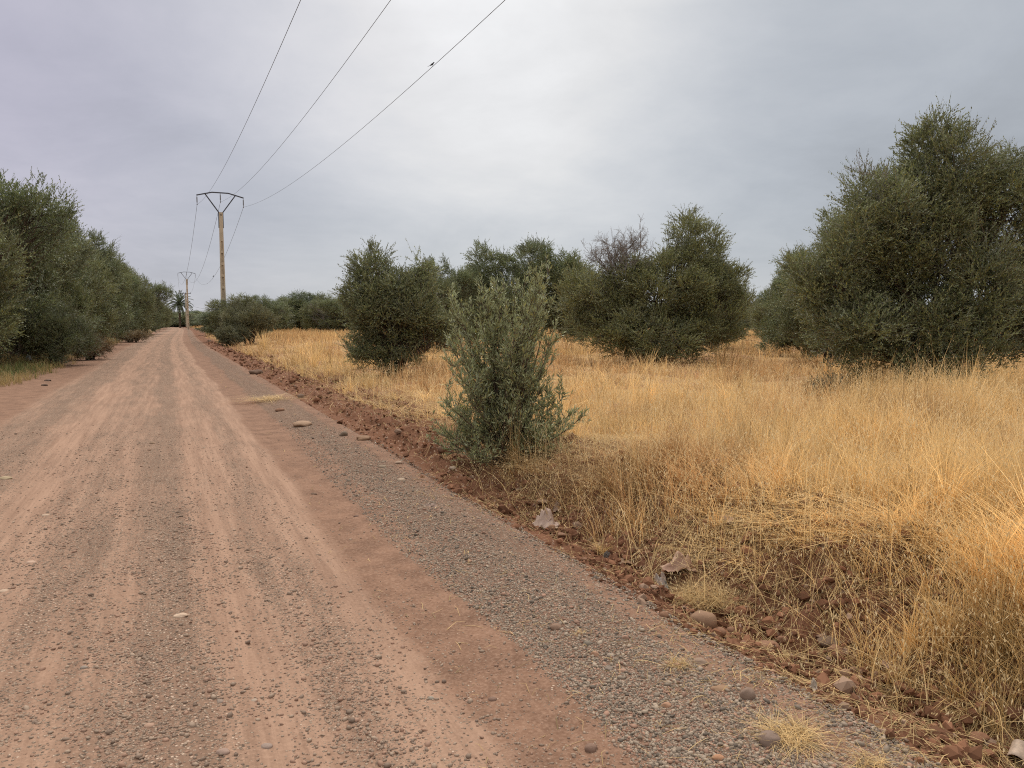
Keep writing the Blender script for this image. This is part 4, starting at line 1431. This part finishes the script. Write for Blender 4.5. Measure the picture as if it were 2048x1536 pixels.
V, Fc, C = join(parts)
tag(link('dry_grass', np_mesh('dry_grass', V, Fc, MAT_GRASS, C)), 'golden dry wild oats covering the field right of the track', 'dry grass', kind='stuff')

# far field: low straw cushion so the field keeps its nap
rng = RS(32)
X, Y, dep = view_sample(150000, rng, 60, 330, 0, 300, 2250)
t = X - bend(Y)
keep = (t > 4.0)
X, Y, dep = X[keep], Y[keep], dep[keep]; n = len(X)
H = rng.uniform(.25, .6, n); Wd = .0005 * dep * rng.uniform(.8, 1.4, n)
P = np.stack([X, Y, height(X, Y) - .02], -1); Ct = grass_cols(X, Y, n, rng)
V, Fc, C, _ = blades(P, H, H * .4, rng.uniform(0, 6.28, n), Wd, Ct * .85, Ct, seg=1)
tag(link('distant_dry_grass', np_mesh('distant_dry_grass', V, Fc, MAT_GRASS, C)), 'pale dry grass of the far field beyond the bushes', 'dry grass', kind='stuff')

# straw lying about: ditch, bank, road edge
rng = RS(33)
X, Y, dep = view_sample(330000, rng, 2.4, 30, 0)
t = X - bend(Y)
r = t + (fbm(X * .0 + 3, Y * .45, 5, 3) - .5) * .25
pr = np.interp(r, [.9, 1.7, 2.3, 2.6, 3.1, 3.8, 4.6], [.003, .014, .035, .10, .35, 1., .8]) * (1 + .9 * (dep < 8)) * (.1 + 2.2 * np.clip(fbm(X * 1.4, Y * 1.4, 99, 3) - .3, 0, 1))
keep = (rng.rand(len(X)) < pr) & (r > .9) & (r < 5.0)
X, Y, dep = X[keep], Y[keep], dep[keep]; n = len(X)
print('straw', n)
L = .04 + .26 * rng.rand(n) ** 2.2 * np.where(X - bend(Y) < 2.5, .35, 1.); az = rng.uniform(0, 2 * np.pi, n)
x2 = X + np.cos(az) * L; y2 = Y + np.sin(az) * L
bw = rng.normal(size=n) * .10 * L
xm = (X + x2) / 2 - np.sin(az) * bw; ym = (Y + y2) / 2 + np.cos(az) * bw
lift = rng.uniform(.003, .035, n)
A = np.stack([X, Y, height(X, Y) + .006], -1); Bm = np.stack([xm, ym, height(xm, ym) + lift], -1); B2 = np.stack([x2, y2, height(x2, y2) + .006 + lift * .6], -1)
w = (.0007 + .00022 * dep) * rng.uniform(.5, 1.4, n)
S = np.stack([-np.sin(az), np.cos(az), np.zeros(n)], -1) * w[:, None]
V = np.stack([A - S, A + S, Bm - S, Bm + S, B2 - S * .5, B2 + S * .5], 1).reshape(-1, 3)
b6 = np.arange(n) * 6
Fc = np.stack([np.stack([b6, b6 + 1, b6 + 3, b6 + 2], -1), np.stack([b6 + 2, b6 + 3, b6 + 5, b6 + 4], -1)], 1).reshape(-1, 4)
Cc = (GOLD * .45 + STRAWC * .4) * rng.uniform(.35, 1.1, (n, 1))
tag(link('straw_litter', np_mesh('straw_litter', V, Fc, MAT_GRASS, np.repeat(Cc, 6, 0))), 'loose broken straw scattered over ditch and bank', 'straw', kind='stuff')

# left verge grass
rng = RS(34)
X, Y, dep = view_sample(170000, rng, 10, 130, 0, -200, 380)
t = X - bend(Y)
keep = (t < -3.55 + (fbm(X, Y * .5, 101, 3) - .5) * 1.2) & (t > -9) & (rng.rand(len(X)) < .25 + .9 * (fbm(X * .8, Y * .5, 103, 3) - .2))
X, Y, dep, t = X[keep], Y[keep], dep[keep], t[keep]; n = len(X)
gc, _ = gp(35, 745)
isg = .8 * np.exp(-(((X - gc.x) / .8) ** 2 + ((Y - gc.y) / 2.6) ** 2)) > rng.rand(n)
H = rng.uniform(.08, .32, n); Wd = .0005 * dep * rng.uniform(.7, 1.3, n)
P = np.stack([X, Y, height(X, Y) - .02], -1)
for nm, sel, mat, lb in (('green_grass', isg, MAT_GREEN, 'patch of fresh green grass under the left tree row'), ('verge_grass', ~isg, MAT_GRASS, 'short dry yellow grass on the left verge under the trees')):
    m_ = sel.sum()
    Ct = (np.array([.17, .19, .06]) if nm == 'green_grass' else np.array([.42, .30, .13])) * rng.uniform(.6, 1.3, (m_, 1))
    V, Fc, C, _ = blades(P[sel], H[sel] * (1.5 if nm == 'green_grass' else 1), H[sel] * .5, rng.uniform(0, 6.28, m_), Wd[sel], Ct * .8, Ct, seg=2)
    tag(link(nm, np_mesh(nm, V, Fc, mat, C)), lb, 'grass', kind='stuff')

# straw tufts and tall stalk clumps as single things
def tuft(px, py, wpx, hpx, nb, label, seed, mess=1., name='straw_tuft', cat='straw tuft', tint=1., wd=.0022):
    p, dep = gp(px, py)
    k = dep / F; rng = RS(seed)
    n = nb; R = wpx * k / 2; Hh = hpx * k
    a = rng.uniform(0, 2 * np.pi, n); q = np.sqrt(rng.rand(n)) * R * (.35 if mess < 1.3 else .8)
    P = np.stack([np.cos(a) * q, np.sin(a) * q, rng.uniform(-.005, .3, n) * Hh * (mess > 1.2) - .005], -1)
    H = Hh * rng.uniform(.35, 1.1, n) * (1 if mess < 1.3 else rng.rand(n))
    lean = R * rng.uniform(.3, 1.1, n) * mess
    az = a + rng.normal(size=n) * (.5 if mess < 1.3 else 2.2)
    Ct = (GOLD * .5 + STRAWC * .5) * tint * rng.uniform(.55, 1.15, (n, 1))
    V, Fc, C, tips = blades(P, H, lean, az, np.full(n, max(wd, .00045 * dep)) * rng.uniform(.7, 1.3, n), Ct * .85, Ct, seg=4, curl=1.6 if mess > 1.2 else 1.)
    o = link(name, np_mesh(name, V, Fc, MAT_GRASS, C))
    o.location = p
    return tag(o, label, cat, 'tufts of straw')
tuft(1585, 1478, 120, 48, 420, 'uprooted tangled tuft of pale straw on the gravel beside the big flat stone', 601, 1.7)
tuft(1358, 1335, 54, 34, 160, 'small bright straw tuft lying on the gravel strip', 602, 1.4)
tuft(1160, 1268, 26, 16, 60, 'tiny straw wisp beside the rounded stone on the gravel', 603, 1.5)
tuft(1405, 1205, 120, 55, 620, 'mounded golden straw clump in the ditch above the large boulder', 604, 1.35, tint=.85)
tuft(1205, 1105, 60, 32, 200, 'pale cut straw tuft in the ditch between the sack and the torn wrapper', 605, 1.2)
tuft(1740, 1530, 90, 40, 160, 'short straw tuft at the bottom edge of the photo', 606, 1.4)
tuft(470, 790, 10, 3, 10, 'wisp of straw at the road edge far up the track', 607, 1.5)
tuft(540, 800, 90, 14, 260, 'pale straw heap spread on the road edge beside the far windrow', 608, 2.2)
tuft(1030, 935, 60, 150, 46, 'sparse tall oat stalks rising in front of the foreground shrub', 609, .7, 'grass_clump', 'grass clump')
tuft(1275, 945, 80, 130, 60, 'tall bright oat stalks leaning left at the brink of the bank', 610, .8, 'grass_clump', 'grass clump')
tuft(528, 700, 60, 44, 90, 'clump of tall reed like dry stalks beside the rounded leafy bush', 611, .7, 'grass_clump', 'grass clump')
tuft(495, 710, 40, 22, 40, 'lower clump of dry stalks in front of the rounded leafy bush', 612, .8, 'grass_clump', 'grass clump')
tuft(1750, 790, 90, 90, 70, 'thin tall oat stalks before the dark foot of the tallest tree', 613, .6, 'grass_clump', 'grass clump')
tuft(1290, 745, 90, 55, 70, 'thin tall oat stalks before the foot of the broad half dead tree', 614, .6, 'grass_clump', 'grass clump')

# ------------------------------------------------------------------ litter
def crumpled(name, px, py, w, h, col, label, cat, seed, fold=.35, col2=None, rzz=0., thick=.002, lay=.5):
    """a creased sheet of cloth or plastic lying in the ditch"""
    p, dep = gp(px, py); k = dep / F * .8; rng = RS(seed)
    col = (col[0] * .85, col[1] * .8, col[2] * .74)
    n = 34
    u, v = np.meshgrid(np.linspace(-1, 1, n), np.linspace(-1, 1, n))
    edge = 1 + .25 * (vnoise(np.arctan2(v, u) * 1.7 + seed, u * 0, seed) - .5)
    X = u * edge * w * k / 2; Y = v * edge * h * k * .7
    rr = np.sqrt(u * u + v * v)
    Z = h * k * lay * np.clip(1.15 - rr ** 2.2, 0, 1) * (.25 + 1.1 * fbm(u * 1.6 + seed, v * 1.6, seed, 3))
    for q in range(9):
        a = rng.uniform(0, np.pi); ph = rng.uniform(0, 6.28); fr = rng.uniform(2, 7)
        s = np.abs(np.sin((u * np.cos(a) + v * np.sin(a)) * fr + ph + 2.4 * (vnoise(u * 2 + q, v * 2, seed + q) - .5)))
        Z = Z + (s - .5) * h * k * fold * (1.2 / fr ** .5) * .35
        X = X + (s - .5) * w * k * .03 * np.cos(a); Y = Y + (s - .5) * h * k * .1 * np.sin(a)
    Z = Z * np.clip(1.35 - rr, .0, 1) ; Z = np.maximum(Z - np.percentile(Z, 12), 0) + .002 * vnoise(u * 9, v * 9, seed)
    V = np.stack([X, Y, Z], -1).reshape(-1, 3)
    i = np.arange(n * n).reshape(n, n)
    Fc = np.stack([i[:-1, :-1], i[:-1, 1:], i[1:, 1:], i[1:, :-1]], -1).reshape(-1, 4)
    M = MT(name + '_surface', .6, .3)
    vv = M.coord(); nz = M.noise(9, 4, .6, vv)
    c2 = col2 or tuple(c * .6 for c in col)
    M.color(M.mix(M.ramp(nz, .42, .6), c2, col))
    M.bump(M.noise(50, 4, .6, vv), .3, .003)
    o = link(name, np_mesh(name, V, Fc, M.m, smooth=True))
    o.location = p + Vector((0, 0, .005)); o.rotation_euler = (0, 0, -YAW + rzz)
    s_ = o.modifiers.new('solid', 'SOLIDIFY'); s_.thickness = thick
    return tag(o, label, cat)
crumpled('sack', 1092, 1052, 62, 40, (.52, .40, .34), 'crumpled dirty white sack lying at the edge of the ditch', 'sack', 701, .9, (.36, .25, .19), lay=.75)
crumpled('sack_scrap', 1114, 1022, 20, 26, (.42, .30, .23), 'small crumpled dusty cloth scrap behind the dirty white sack', 'rag', 702, .9, lay=.8)
crumpled('plastic_wrapper', 1322, 1172, 24, 44, (.24, .27, .28), 'blue grey crumpled plastic wrapper leaning in the straw', 'wrapper', 703, .8, (.40, .30, .24), rzz=.5, lay=.5)
crumpled('cloth_rag', 1360, 1140, 84, 34, (.46, .31, .21), 'heap of crumpled tan cloth behind the blue grey wrapper', 'rag', 704, 1.1, (.30, .17, .11), lay=.7)
crumpled('paper_scrap', 1250, 1126, 36, 18, (.45, .29, .18), 'tan paper scrap in the straw of the ditch', 'paper', 705, .7, lay=.4)
crumpled('leather_scrap', 1215, 1116, 26, 16, (.10, .075, .06), 'dark brown scrap beside the tan paper scrap', 'scrap', 706, .8, lay=.8)
crumpled('cardboard', 1778, 1332, 34, 30, (.40, .27, .22), 'torn pinkish cardboard piece on the red soil of the ditch', 'cardboard', 707, .4, (.30, .17, .12), lay=.2)
crumpled('tissue', 1628, 1380, 14, 22, (.62, .52, .42), 'small white crumpled tissue at the ditch edge', 'tissue', 708, 1.2, lay=.9)
crumpled('cardboard', 862, 1014, 34, 10, (.50, .36, .29), 'flat bent piece of pale cardboard on the gravel strip', 'cardboard', 709, .6, lay=.5)
crumpled('plastic_bag', 57, 722, 12, 16, (.35, .36, .36), 'dull pale plastic bag caught under the left tree row', 'plastic bag', 710, .9, lay=.9)

# broken can in the corner
p, dep = gp(2036, 1520)
can = thing('tin_can', 'dusty open tin can lying at the bottom right corner', 'can', p + Vector((0, 0, .03)))
a = np.linspace(0, 2 * np.pi, 20, endpoint=False)
R = .032
prof_ = [(-.045, R * .96), (-.04, R), (-.01, R * .97), (.03, R), (.045, R * 1.03), (.045, R * .94), (0, R * .92), (-.04, R * .92), (-.04, .001)]
pts = []
for xx, rr in prof_:
    for q in a: pts.append((xx, math.cos(q) * rr, math.sin(q) * rr * .9))
Fq = []
for i in range(len(prof_) - 1):
    for j in range(20):
        Fq.append((i * 20 + j, i * 20 + (j + 1) % 20, (i + 1) * 20 + (j + 1) % 20, (i + 1) * 20 + j))
o = link('body', np_mesh('body', np.array(pts), np.array(Fq), mat_simple('dusty_tin', (.40, .29, .21), .6, .4, .3, 20, .2), smooth=True), can)
can.rotation_euler = (.1, .35, math.radians(200))
